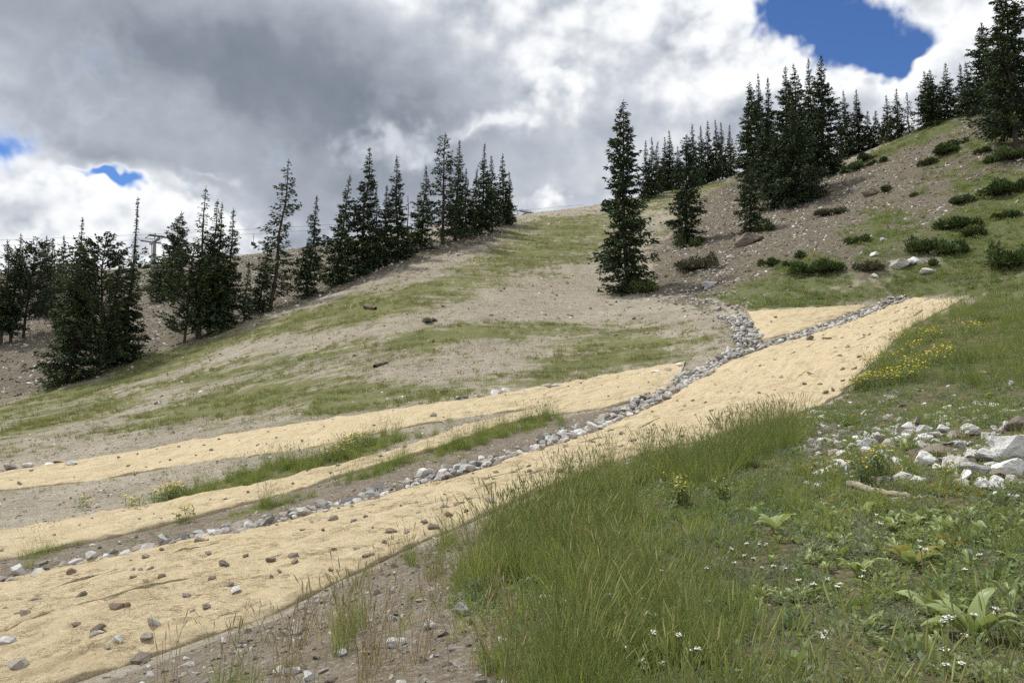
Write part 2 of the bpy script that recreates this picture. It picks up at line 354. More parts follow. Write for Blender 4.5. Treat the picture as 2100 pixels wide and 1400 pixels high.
def _ground(nt, b):
    p = geopos(nt)
    n1 = noise(nt, p, 0.35, 5, 0.6); n2 = noise(nt, p, 2.2, 6, 0.65); n3 = noise(nt, p, 9.0, 6, 0.7); n4 = noise(nt, p, 38.0, 4, 0.7)
    str1 = noise(nt, vmap(nt, p, (0.30, 1.5, 0.6), rot=(0, 0, 0.12)), 1.0, 5, 0.62)      # streaks along the contour
    vo = nt.nodes.new('ShaderNodeTexVoronoi'); vo.inputs['Scale'].default_value = 13.0; lnk(nt, p, vo.inputs['Vector'])
    vcol = nt.nodes.new('ShaderNodeSeparateColor'); nt.links.new(vo.outputs['Color'], vcol.inputs[0]); stone = V(nt, vcol.outputs[0])
    vo2 = nt.nodes.new('ShaderNodeTexVoronoi'); vo2.inputs['Scale'].default_value = 42.0; lnk(nt, p, vo2.inputs['Vector'])
    vc2 = nt.nodes.new('ShaderNodeSeparateColor'); nt.links.new(vo2.outputs['Color'], vc2.inputs[0]); stone2 = V(nt, vc2.outputs[0])
    grav = ramp(nt, (n2 * 0.45 + n1 * 0.4 + str1 * 0.15 + (n3 - 0.5) * 0.6 + (n4 - 0.5) * 0.5).clamp(), [(0.28, (0.17, 0.147, 0.110)), (0.5, (0.315, 0.280, 0.218)), (0.70, (0.47, 0.43, 0.352))])
    grav = mixc(nt, (stone - 0.72).step(0, 0.2) * 0.35, grav, (0.42, 0.40, 0.36)); grav = mixc(nt, (0.22 - stone2).step(0, 0.15) * 0.45, grav, (0.12, 0.10, 0.08))
    scree = ramp(nt, (n2 * 0.5 + n3 * 0.5 + (n4 - 0.5) * 0.4).clamp(), [(0.30, (0.075, 0.064, 0.045)), (0.5, (0.140, 0.120, 0.086)), (0.7, (0.215, 0.19, 0.142))])
    scree = mixc(nt, (stone - 0.8).step(0, 0.15) * 0.5, scree, (0.34, 0.315, 0.28)); scree = mixc(nt, (0.3 - stone2).step(0, 0.2) * 0.5, scree, (0.075, 0.062, 0.048))
    dirt = ramp(nt, (n3 * 0.6 + n2 * 0.4).clamp(), [(0.32, (0.112, 0.092, 0.068)), (0.52, (0.205, 0.174, 0.134)), (0.72, (0.31, 0.275, 0.22))])
    dirt = mixc(nt, (stone2 - 0.8).step(0, 0.1) * 0.5, dirt, (0.40, 0.365, 0.315))
    c = mixc(nt, (attr(nt, 'scree') + (n2 - 0.5) * 0.8).step(0.3, 0.7), grav, scree)
    c = mixc(nt, (attr(nt, 'dirt') + (n2 - 0.5) * 0.6).step(0.3, 0.7), c, dirt)
    grass = ramp(nt, (n2 * 0.35 + n3 * 0.30 + n1 * 0.35 + (n4 - 0.5) * 0.7).clamp(), [(0.28, (0.055, 0.068, 0.022)), (0.46, (0.108, 0.124, 0.036)), (0.58, (0.165, 0.17, 0.060)), (0.74, (0.30, 0.27, 0.15))])
    turf = ramp(nt, (n2 * 0.5 + n3 * 0.5).clamp(), [(0.3, (0.06, 0.072, 0.026)), (0.5, (0.10, 0.118, 0.040)), (0.7, (0.155, 0.16, 0.06))])
    g = attr(nt, 'hill'); str2 = noise(nt, vmap(nt, p, (0.9, 5.0, 2.0), rot=(0, 0, 0.12)), 1.0, 4, 0.65)
    gf = (g * 1.06 + (n2 - 0.5) * 0.8 + (n3 - 0.5) * 1.2 + (n4 - 0.5) * 1.0 + (str1 - 0.5) * 2.2 + (str2 - 0.5) * 1.7 - 0.08).step(0.22, 0.80)
    c = mixc(nt, gf * 0.90, c, grass)
    r = attr(nt, 'right'); rf = (r * 1.1 + (n2 - 0.5) * 0.9 + (n3 - 0.5) * 0.7 - 0.1).step(0.3, 0.7)
    c = mixc(nt, rf * 0.9, c, turf)
    me = attr(nt, 'meadow'); mf = (me * 0.92 + (n2 - 0.5) * 1.3 + (n3 - 0.5) * 0.5 - 0.1).step(0.25, 0.7)
    soil = mixc(nt, n3.step(0.4, 0.65), (0.10, 0.092, 0.052), (0.20, 0.175, 0.11))
    c = mixc(nt, mf, c, soil)
    lnk(nt, c, b.inputs['Base Color'])
    vd = V(nt, vo.outputs['Distance'])
    bump(nt, b, n3 * 0.6 + n4 * 0.4 + n2 * 0.4 + str2 * 0.8 - vd * 0.5, 1.0, 0.07)
M_ground = mat('ground', _ground, 0.95, 0.15)

def grid_mesh(name, X, Y, Z, attrs=None):
    ny, nx = X.shape; me = bpy.data.meshes.new(name)
    co = np.stack([X, Y, Z], -1).reshape(-1, 3)
    idx = np.arange(nx * ny).reshape(ny, nx)
    q = np.stack([idx[:-1, :-1], idx[:-1, 1:], idx[1:, 1:], idx[1:, :-1]], -1).reshape(-1, 4)
    me.vertices.add(len(co)); me.vertices.foreach_set('co', co.ravel())
    me.loops.add(q.size); me.loops.foreach_set('vertex_index', q.ravel().astype(np.int32))
    me.polygons.add(len(q)); me.polygons.foreach_set('loop_start', np.arange(0, q.size, 4, dtype=np.int32))
    me.polygons.foreach_set('use_smooth', np.ones(len(q), bool))
    for k, v in (attrs or {}).items():
        a = me.attributes.new(k, 'FLOAT', 'POINT'); a.data.foreach_set('value', np.ascontiguousarray(v, np.float32).ravel())
    me.update(calc_edges=True); me.validate(); return me
def tri_mesh(name, co, faces, smooth=False, attrs=None):
    """co (N,3), faces list of equal-length index rows"""
    me = bpy.data.meshes.new(name); co = np.asarray(co, float); f = np.asarray(faces, np.int32); k = f.shape[1]
    me.vertices.add(len(co)); me.vertices.foreach_set('co', co.ravel())
    me.loops.add(f.size); me.loops.foreach_set('vertex_index', f.ravel())
    me.polygons.add(len(f)); me.polygons.foreach_set('loop_start', np.arange(0, f.size, k, dtype=np.int32))
    if smooth: me.polygons.foreach_set('use_smooth', np.ones(len(f), bool))
    for n, v in (attrs or {}).items():
        a = me.attributes.new(n, 'FLOAT', 'POINT'); a.data.foreach_set('value', np.ascontiguousarray(v, np.float32).ravel())
    me.update(calc_edges=True); return me
def obj(name, me, m=None, parent=None, label=None, cat=None, group=None, kind=None):
    o = bpy.data.objects.new(name, me); COL.objects.link(o)
    if m is not None and me is not None and not me.materials: me.materials.append(m)
    if parent is not None: o.parent = parent
    for k, v in (('label', label), ('category', cat), ('group', group), ('kind', kind)):
        if v: o[k] = v
    return o
def thing(name, loc, label, cat, group=None, rz=0.0):
    o = obj(name, None, label=label, cat=cat, group=group); o.location = loc; o.rotation_euler = (0, 0, rz); o.empty_display_size = 0.2
    return o
gm = grid_mesh('ground', XX, YY, GZ, {'hill': np.clip(A_hill + A_bank, 0, 1), 'right': A_right, 'meadow': A_mead, 'dirt': A_dirt, 'scree': A_scree})
obj('ground', gm, M_ground, label='stony mountain slope with gravel and patches of thin grass', kind='structure')

# ------------------------------------------------------------------ straw erosion blankets
def _straw(nt, b):
    p = geopos(nt)
    n1 = noise(nt, p, 1.3, 5, 0.6); n2 = noise(nt, p, 14, 6, 0.75)
    fib = [noise(nt, vmap(nt, p, s, rot=(0, 0, r)), 1.0, 3, 0.7) for s, r in (((150, 22, 60), 0.3), ((22, 150, 60), 0.6), ((120, 30, 60), 1.2))]
    f = (fib[0].max(fib[1])).max(fib[2])
    v = (f * 0.55 + n2 * 0.45 + (n1 - 0.5) * 0.3).clamp()
    c = ramp(nt, v, [(0.33, (0.21, 0.155, 0.09)), (0.45, (0.42, 0.34, 0.21)), (0.56, (0.56, 0.47, 0.305)), (0.75, (0.70, 0.625, 0.455))])
    m2 = noise(nt, vmap(nt, vmap(nt, p, rot=(0, 0, -0.86)), (0.9, 5.5, 2.0)), 1.0, 6, 0.7)
    c = mixc(nt, (m2 - 0.52).step(0, 0.14) * 0.62, c, (0.34, 0.265, 0.165)); c = mixc(nt, (n1 - 0.55).step(0, 0.1) * 0.35, c, (0.33, 0.25, 0.155)); c = mixc(nt, (0.42 - m2).step(0, 0.14) * 0.3, c, (0.70, 0.62, 0.43))
    lnk(nt, c, b.inputs['Base Color']); bump(nt, b, f * 0.6 + n2 * 1.0, 1.0, 0.03)
M_straw = mat('straw', _straw, 0.85, 0.2)
def resample(pix, n):
    q = dense(pix, 8); d = np.r_[0, np.cumsum(np.linalg.norm(np.diff(q, axis=0), axis=1))]; t = np.linspace(0, d[-1], n)
    return np.stack([np.interp(t, d, q[:, 0]), np.interp(t, d, q[:, 1])], -1)
def rail(pix, n):
    w = hit(*resample(pix, 160).T)
    d = np.r_[0, np.cumsum(np.linalg.norm(np.diff(w[:, :2], axis=0), axis=1))]; t = np.linspace(0, d[-1], n)
    return np.stack([np.interp(t, d, w[:, 0]), np.interp(t, d, w[:, 1])], -1)
BLANKET_CELLS = []
def roll(parent, ra, rb, t0, t1, n, m, seed, wob=0.05, lift=0.03, edge_a=True, edge_b=True):
    """one length of blanket between two rails (plan), t0..t1 of the way across"""
    s = np.linspace(0, 1, n)[:, None]; t = np.linspace(0, 1, m)[None, :]
    wa = wob * fbm(s[:, 0] * 40, s[:, 0] * 0, 3, seed)[:, None]; wb = wob * fbm(s[:, 0] * 40, s[:, 0] * 0 + 5, 3, seed + 2)[:, None]
    wid = np.linalg.norm(rb - ra, axis=1)[:, None]
    T = t0 + (t1 - t0) * t
    T = T + ((1 - t) * wa * (0.3 if t0 > 0 else 1) + t * wb * (0.3 if t1 < 1 else 1)) / np.maximum(wid, 0.3)
    X = ra[:, 0:1] * (1 - T) + rb[:, 0:1] * T; Y = ra[:, 1:2] * (1 - T) + rb[:, 1:2] * T
    along = s * len_rail(ra); across = T * wid
    Z = HZ(X, Y) + lift
    Z += 0.030 * np.maximum(0, fbm(along * 0.55 + across * 0.35, across * 2.6, 3, seed + 20)) + 0.030 * fbm(along * 1.9, across * 3.2, 4, seed + 30) + 0.022 * np.maximum(0, fbm(along * 0.45, across * 6.5, 3, seed + 37)) + 0.008 * fbm(X * 9, Y * 9, 2, seed + 33)
    crease = np.maximum(0, 1 - np.abs(fbm(along * 0.22, across * 1.1, 2, seed + 50)) * 9) * 0.032
    Z += crease * (fbm(along * 0.3, across * 0.4, 2, seed + 60) > 0.1)
    Z += t0 * 0.0 + (0.004 if t0 > 0 else 0)
    # hem dips to the ground, overlaps stay proud
    thick = 0.07
    if t1 >= 1: Z -= 0.038 * np.clip((t - 0.96) / 0.04, 0, 1)
    if t0 <= 0: Z -= 0.03 * np.clip((0.04 - t) / 0.04, 0, 1)
    co = np.stack([X, Y, Z], -1); bot = co.copy(); bot[..., 2] = HZ(X, Y) - 0.015
    nv = n * m; allc = np.concatenate([co.reshape(-1, 3), bot.reshape(-1, 3)])
    idx = np.arange(nv).reshape(n, m)
    q = np.stack([idx[:-1, :-1], idx[1:, :-1], idx[1:, 1:], idx[:-1, 1:]], -1).reshape(-1, 4)
    ring = np.concatenate([idx[0, :], idx[1:, -1], idx[-1, -2::-1], idx[-2:0:-1, 0]])
    r2 = np.roll(ring, -1); side = np.stack([ring, r2, r2 + nv, ring + nv], -1)
    me = tri_mesh('blanket_roll', allc, np.concatenate([q, side]), smooth=True)
    bm = bmesh.new(); bm.from_mesh(me); bmesh.ops.recalc_face_normals(bm, faces=bm.faces); bm.to_mesh(me); bm.free()
    me.polygons.foreach_set('use_smooth', np.ones(len(me.polygons), bool))
    BLANKET_CELLS.append((X, Y, Z))
    return obj('blanket_roll', me, M_straw, parent)
def len_rail(r): return float(np.linalg.norm(np.diff(r, axis=0), axis=1).sum())
MAIN_L = [(-200,1238),(0,1200),(200,1148),(370,1114),(560,1079),(760,1028),(900,992),(1040,948),(1200,891),(1330,837),(1400,800),(1480,750),(1560,720),(1650,692),(1750,660),(1800,640),(1868,611)]
MAIN_R = [(-300,1570),(150,1400),(350,1335),(560,1260),(700,1190),(860,1112),(960,1075),(1100,1012),(1300,937),(1500,890),(1650,848),(1720,815),(1770,762),(1800,737),(1860,677),(1930,640),(1978,614)]
UP_A = [(-200,1012),(0,972),(200,940),(400,905),(600,872),(800,842),(1000,815),(1150,790),(1300,760),(1405,742)]
UP_B = [(-200,1045),(0,1007),(200,985),(400,950),(600,925),(780,888),(880,868),(1000,850),(1150,832),(1280,810),(1390,788)]
LO_A = [(-200,1132),(0,1095),(200,1059),(420,1014),(600,980),(760,940),(870,905),(960,871),(1050,852),(1150,830),(1290,806),(1388,786)]
LO_B = [(-200,1190),(0,1152),(200,1110),(400,1063),(560,1020),(700,979),(800,949),(920,914),(1000,882),(1100,858),(1150,850),(1250,836),(1330,816),(1392,800)]
TR_A = [(1533,641),(1600,636),(1680,632),(1772,626)]
TR_B = [(1562,697),(1625,685),(1695,664),(1776,630)]
bl = thing('erosion_blanket', (0, 0, 0), 'wide straw erosion blanket running uphill between rock-lined ditch and meadow grass', 'erosion blanket')
ra, rb = rail(MAIN_L, 620), rail(MAIN_R, 620)
RAILS = {'main': (ra, rb)}
for k, (a, b) in enumerate(((0, 0.36), (0.345, 0.69), (0.675, 1.0))): roll(bl, ra, rb, a, b, 620, 64, 200 + 70 * k, lift=0.048 + 0.006 * k)
bl = thing('erosion_blanket', (0, 0, 0), 'long straw erosion blanket along the foot of the grassy hillside, uppermost strip', 'erosion blanket')
ra, rb = rail(UP_A, 480), rail(UP_B, 480); RAILS['up'] = (ra, rb)
roll(bl, ra, rb, 0, 1, 480, 60, 500, lift=0.05)
bl = thing('erosion_blanket', (0, 0, 0), 'narrow straw erosion blanket between the flowering grass strip and the brown berm', 'erosion blanket')
ra, rb = rail(LO_A, 480), rail(LO_B, 480); RAILS['low'] = (ra, rb)
roll(bl, ra, rb, 0, 1, 480, 40, 600, lift=0.062)
bl = thing('erosion_blanket', (0, 0, 0), 'small triangular straw erosion blanket in the fork of the ditch', 'erosion blanket')
ra, rb = rail(TR_A, 120), rail(TR_B, 120); RAILS['tri'] = (ra, rb)
roll(bl, ra, rb, 0, 1, 120, 60, 700, lift=0.06)
BLANKET_POLY = [np.concatenate([a, b[::-1]]) for a, b in RAILS.values()]
def on_blanket(x, y):
    r = np.zeros(np.shape(x), bool)
    for p in BLANKET_POLY: r |= inside(x, y, p[::6])
    return r

# ------------------------------------------------------------------ spruces
def _needle(nt, b):
    t = attr(nt, 'tint'); oi = nt.nodes.new('ShaderNodeObjectInfo'); r = V(nt, oi.outputs['Random'])
    c = ramp(nt, (t * 0.75 + r * 0.25).clamp(), [(0.0, (0.024, 0.042, 0.024)), (0.45, (0.044, 0.068, 0.034)), (0.8, (0.072, 0.098, 0.038)), (1.0, (0.11, 0.128, 0.046))])
    lnk(nt, c, b.inputs['Base Color'])
M_needle = mat('spruce_needles', _needle, 0.7, 0.2)
def _rust(nt, b):
    c = ramp(nt, attr(nt, 'tint'), [(0.0, (0.05, 0.032, 0.02)), (1.0, (0.15, 0.085, 0.05))]); lnk(nt, c, b.inputs['Base Color'])
M_rust = mat('dry_needles', _rust, 0.8, 0.15)
def _bark(nt, b):
    p = objco(nt); n = noise(nt, vmap(nt, p, (6, 6, 1.2)), 3.0, 5, 0.7)
    lnk(nt, ramp(nt, n, [(0.3, (0.035, 0.028, 0.022)), (0.6, (0.095, 0.078, 0.062)), (0.8, (0.17, 0.15, 0.125))]), b.inputs['Base Color']); bump(nt, b, n, 0.7, 0.03)
M_bark = mat('spruce_bark', _bark, 0.95, 0.1)

def tube(pts, rad, sides=7):
    """tapered tube through points; returns verts, quads"""
    pts = np.asarray(pts, float); rad = np.asarray(rad, float); n = len(pts)
    tan = np.gradient(pts, axis=0); tan /= np.linalg.norm(tan, axis=1)[:, None] + 1e-9
    ref = np.array([0.0, 1.0, 0.02]) if abs(tan[0, 1]) < 0.9 else np.array([1.0, 0, 0.02])
    u = np.cross(tan, ref); u /= np.linalg.norm(u, axis=1)[:, None]; v = np.cross(tan, u)
    a = np.linspace(0, 2 * math.pi, sides, endpoint=False)
    co = pts[:, None] + rad[:, None, None] * (np.cos(a)[None, :, None] * u[:, None] + np.sin(a)[None, :, None] * v[:, None])
    idx = np.arange(n * sides).reshape(n, sides); nx_ = np.roll(idx, -1, 1)
    q = np.stack([idx[:-1], nx_[:-1], nx_[1:], idx[1:]], -1).reshape(-1, 4)
    return co.reshape(-1, 3), q
class MB:
    """collects quads into one mesh"""
    def __init__(s): s.v, s.f, s.t, s.n = [], [], [], 0
    def add(s, co, q, tint=0.5):
        co = np.asarray(co, float); s.v.append(co); s.f.append(np.asarray(q, int) + s.n); s.n += len(co)
        s.t.append(np.full(len(co), tint) if np.isscalar(tint) else np.asarray(tint, float))
    def tube(s, pts, rad, sides=6, tint=0.5): co, q = tube(pts, rad, sides); s.add(co, q, tint)
    def box(s, c, size, rot=None, tint=0.5):
        x, y, z = np.array(size) / 2
        co = np.array([(-x, -y, -z), (x, -y, -z), (x, y, -z), (-x, y, -z), (-x, -y, z), (x, -y, z), (x, y, z), (-x, y, z)])
        if rot is not None: co = co @ np.array(rot).T
        s.add(co + np.array(c), [(0, 3, 2, 1), (4, 5, 6, 7), (0, 1, 5, 4), (1, 2, 6, 5), (2, 3, 7, 6), (3, 0, 4, 7)], tint)
    def mesh(s, name, smooth=True): return tri_mesh(name, np.concatenate(s.v), np.concatenate(s.f), smooth, {'tint': np.concatenate(s.t)})
def cards(pos, direc, length, width, r, droop=0.0):
    """kite-shaped needle sprays; pos/direc (n,3)"""
    n = len(pos); d = direc / (np.linalg.norm(direc, axis=1)[:, None] + 1e-9)
    s = np.cross(d, r.normal(0, 1, (n, 3)) * 0.7 + np.array([0, 0, 1.0])); s /= np.linalg.norm(s, axis=1)[:, None] + 1e-9
    L = length[:, None]; W = width[:, None]
    a = pos - d * L * 0.12; c = pos + d * L * 0.88; c[:, 2] -= droop * length
    m = pos + d * L * 0.32
    co = np.stack([a, m + s * W * 0.5, c, m - s * W * 0.5], 1).reshape(-1, 3)
    return co, np.arange(4 * n).reshape(n, 4)
def conifer(h, rad, seed, style='dense', bare=0.04, top=1.0, lean=0.0):
    r = np.random.default_rng(seed)
    spc = {'dense': 0.165, 'sparse': 0.19, 'pine': 0.22, 'dead': 0.5}[style] * (0.6 + 0.4 * h / 11)
    nb = {'dense': 7, 'sparse': 6, 'pine': 7, 'dead': 3}[style]
    z0 = h * bare; nw = max(8, int((h - z0) / spc)); wood = MB(); cr = MB()
    bx = r.normal(0, 0.010, 5) * h
    def axis(z):
        t = np.asarray(z) / h; g = np.linspace(0, 1, 5)
        return np.stack([np.interp(t, g, np.r_[0, bx[1:4], 0]) + lean * t, np.interp(t, g, np.r_[0, bx[:3], 0]), np.asarray(z, float)], -1)
    zz = np.linspace(-0.6, h, 12); tr = 0.013 * h * (1 - np.clip(zz / h, 0, 1)) ** 0.9 + 0.012; tr[0] *= 1.25
    ax = axis(np.maximum(zz, 0)); ax[:, 2] = zz; wood.tube(ax, tr, 8)
    lob = r.uniform(0.52, 1.30, (28, 6))
    n = nw * nb
    z = z0 + (h - z0) * (np.repeat(np.arange(nw), nb) + np.repeat(r.uniform(0, 0.7, nw), nb) + r.uniform(0, 0.35, n)) / (nw + 0.5); t = z / h
    if style == 'pine': prof = np.minimum(1.0, (1 - t) * 2.6 + 0.04) ** 0.8 * (0.72 + 0.28 * np.minimum(1, t * 3))
    else: prof = ((1 - t) ** (1.0 * top + 0.08) * 1.04 + 0.012) * (0.74 + 0.26 * np.minimum(1, t * 5))
    az = r.uniform(0, 2 * math.pi, n)
    L = rad * prof * lob[(t * 27.99).astype(int).clip(0, 27), (az / (2 * math.pi) * 5.999).astype(int)] * r.uniform(0.6, 1.18, n)
    if style == 'sparse': L *= r.choice([0.5, 1.0, 1.2], n, p=[0.3, 0.5, 0.2])
    L = np.maximum(L, 0.05)
    up = 0.55 * t - 0.30 + r.uniform(-0.16, 0.16, n) if style != 'pine' else 0.25 + r.uniform(-0.2, 0.35, n)
    O = axis(z); out = np.stack([np.cos(az), np.sin(az), np.zeros(n)], -1)
    def at(i, q):
        dz = up[i] * q - 0.20 * q + 0.26 * q ** 2.4 if style != 'pine' else up[i] * q + 0.15 * q ** 2
        p = O[i] + out[i] * (L[i] * q)[:, None]; p[:, 2] += L[i] * dz; return p
    # limbs: slim three-sided spikes, all at once
    i = np.where(L > 0.3)[0]
    if len(i):
        w = 0.012 + 0.010 * L[i]; sd_ = np.cross(out[i], (0, 0, 1.0))
        a0 = O[i] + sd_ * w[:, None]; a1 = O[i] - sd_ * w[:, None]; a2 = O[i] + np.array([0, 0, 1.0]) * w[:, None] * 1.4
        m = at(i, np.full(len(i), 0.55)); e = at(i, np.full(len(i), 0.97))
        m0 = m + sd_ * w[:, None] * .6; m1 = m - sd_ * w[:, None] * .6; m2 = m + np.array([0, 0, 1.0]) * w[:, None] * .8
        k = np.arange(len(i))[:, None] * 7
        F = np.concatenate([k + np.array(f)[None] for f in ((0, 3, 5, 2), (2, 5, 4, 1), (1, 4, 3, 0), (3, 6, 6, 5), (5, 6, 6, 4), (4, 6, 6, 3))])
        F = np.concatenate([F[:3 * len(i)]] ) if False else F
        co = np.stack([a0, a1, a2, m0, m1, m2, e], 1).reshape(-1, 3)
        e2 = co.reshape(-1, 7, 3)[:, 6] + (0, 0, 0.006); co = np.concatenate([co.reshape(-1, 7, 3), e2[:, None]], 1).reshape(-1, 3)
        k = np.arange(len(i))[:, None] * 8
        F = np.concatenate([k + np.array(f)[None] for f in ((0, 3, 5, 2), (2, 5, 4, 1), (1, 4, 3, 0), (3, 6, 7, 5), (5, 7, 6, 4))])
        wood.add(co, F)
    keep = np.arange(n) if style != 'dead' else np.where(r.random(n) < 0.25)[0]
    cnt = np.maximum(3, L / {'dense': 0.036, 'sparse': 0.075, 'pine': 0.046, 'dead': 0.3}[style]).astype(int)
    i = np.repeat(keep, cnt[keep]); nn = len(i)
    s = r.uniform(0.12 if style == 'dense' else 0.3, 1.0, nn) ** 0.75
    p = at(i, s) + r.normal(0, 1, (nn, 3)) * (0.02 + 0.035 * L[i])[:, None]
    side = np.cross(out[i], (0, 0, 1.0)) * r.choice([-1, 1], nn)[:, None]
    d = out[i] * r.uniform(0.35, 1.1, nn)[:, None] + side * r.uniform(0.0, 0.95, nn)[:, None]
    d[:, 2] += r.normal(-0.12, 0.28, nn) + (0.5 if style == 'pine' else 0)
    f = (0.42 + 0.58 * np.minimum(1, L[i] / 0.8)) * (0.75 + 0.25 * min(1.2, h / 11))
    Ls = r.uniform(0.17, 0.36, nn) * f; Ws = r.uniform(0.085, 0.15, nn) * f
    Ts = np.clip(r.normal(0.36, 0.2, n)[i] + 0.25 * s + r.normal(0, 0.08, nn), 0, 1)
    nl = 16; lz = np.linspace(h - 0.9, h, nl)
    p = np.concatenate([p, axis(lz)]); d = np.concatenate([d, np.c_[r.normal(0, 0.5, (nl, 2)), np.ones(nl)]])
    Ls = np.r_[Ls, np.full(nl, 0.17)]; Ws = np.r_[Ws, np.full(nl, 0.05)]; Ts = np.r_[Ts, np.full(nl, 0.5)]
    co, q = cards(p, d, Ls, Ws, r, 0.08)
    cr.add(co, q, np.repeat(Ts, 4))
    return wood.mesh('trunk'), cr.mesh('crown', smooth=False)
def top_height(px, py, x, y):
    r = ray(px, py); return CAMZ + r[2] / r[1] * y
TREE_SPOTS = []
def tree(xb, yb, xt, yt, wpx, label, group, style='dense', bare=0.04, top=1.0, rust=False, name='spruce_tree'):
    p = hit(xb, yb)[0]; dep = p[1]
    h = top_height(xt, yt, p[0], dep) - p[2]; lean = (xt - xb) / FPX * dep
    k = len(TREE_SPOTS); rad = wpx / FPX * dep * {'dense': 0.575, 'pine': 0.68, 'sparse': 0.62, 'dead': 0.6}[style]
    tm, cm = conifer(h, rad, 1000 + k * 7, style, bare, top, lean)
    t = thing(name, p, label, 'tree', group)
    obj('trunk', tm, M_bark, t); obj('crown', cm, M_rust if rust else M_needle, t)
    TREE_SPOTS.append((p, h, rad)); return t
gA, gB, gC, gD, gE, gF = 'spruces at the far left edge', 'spruces along the left tree line', 'spruces on the bare rib', 'spruces on the saddle behind', 'tall spruces of the right grove', 'spruces along the right ridge'
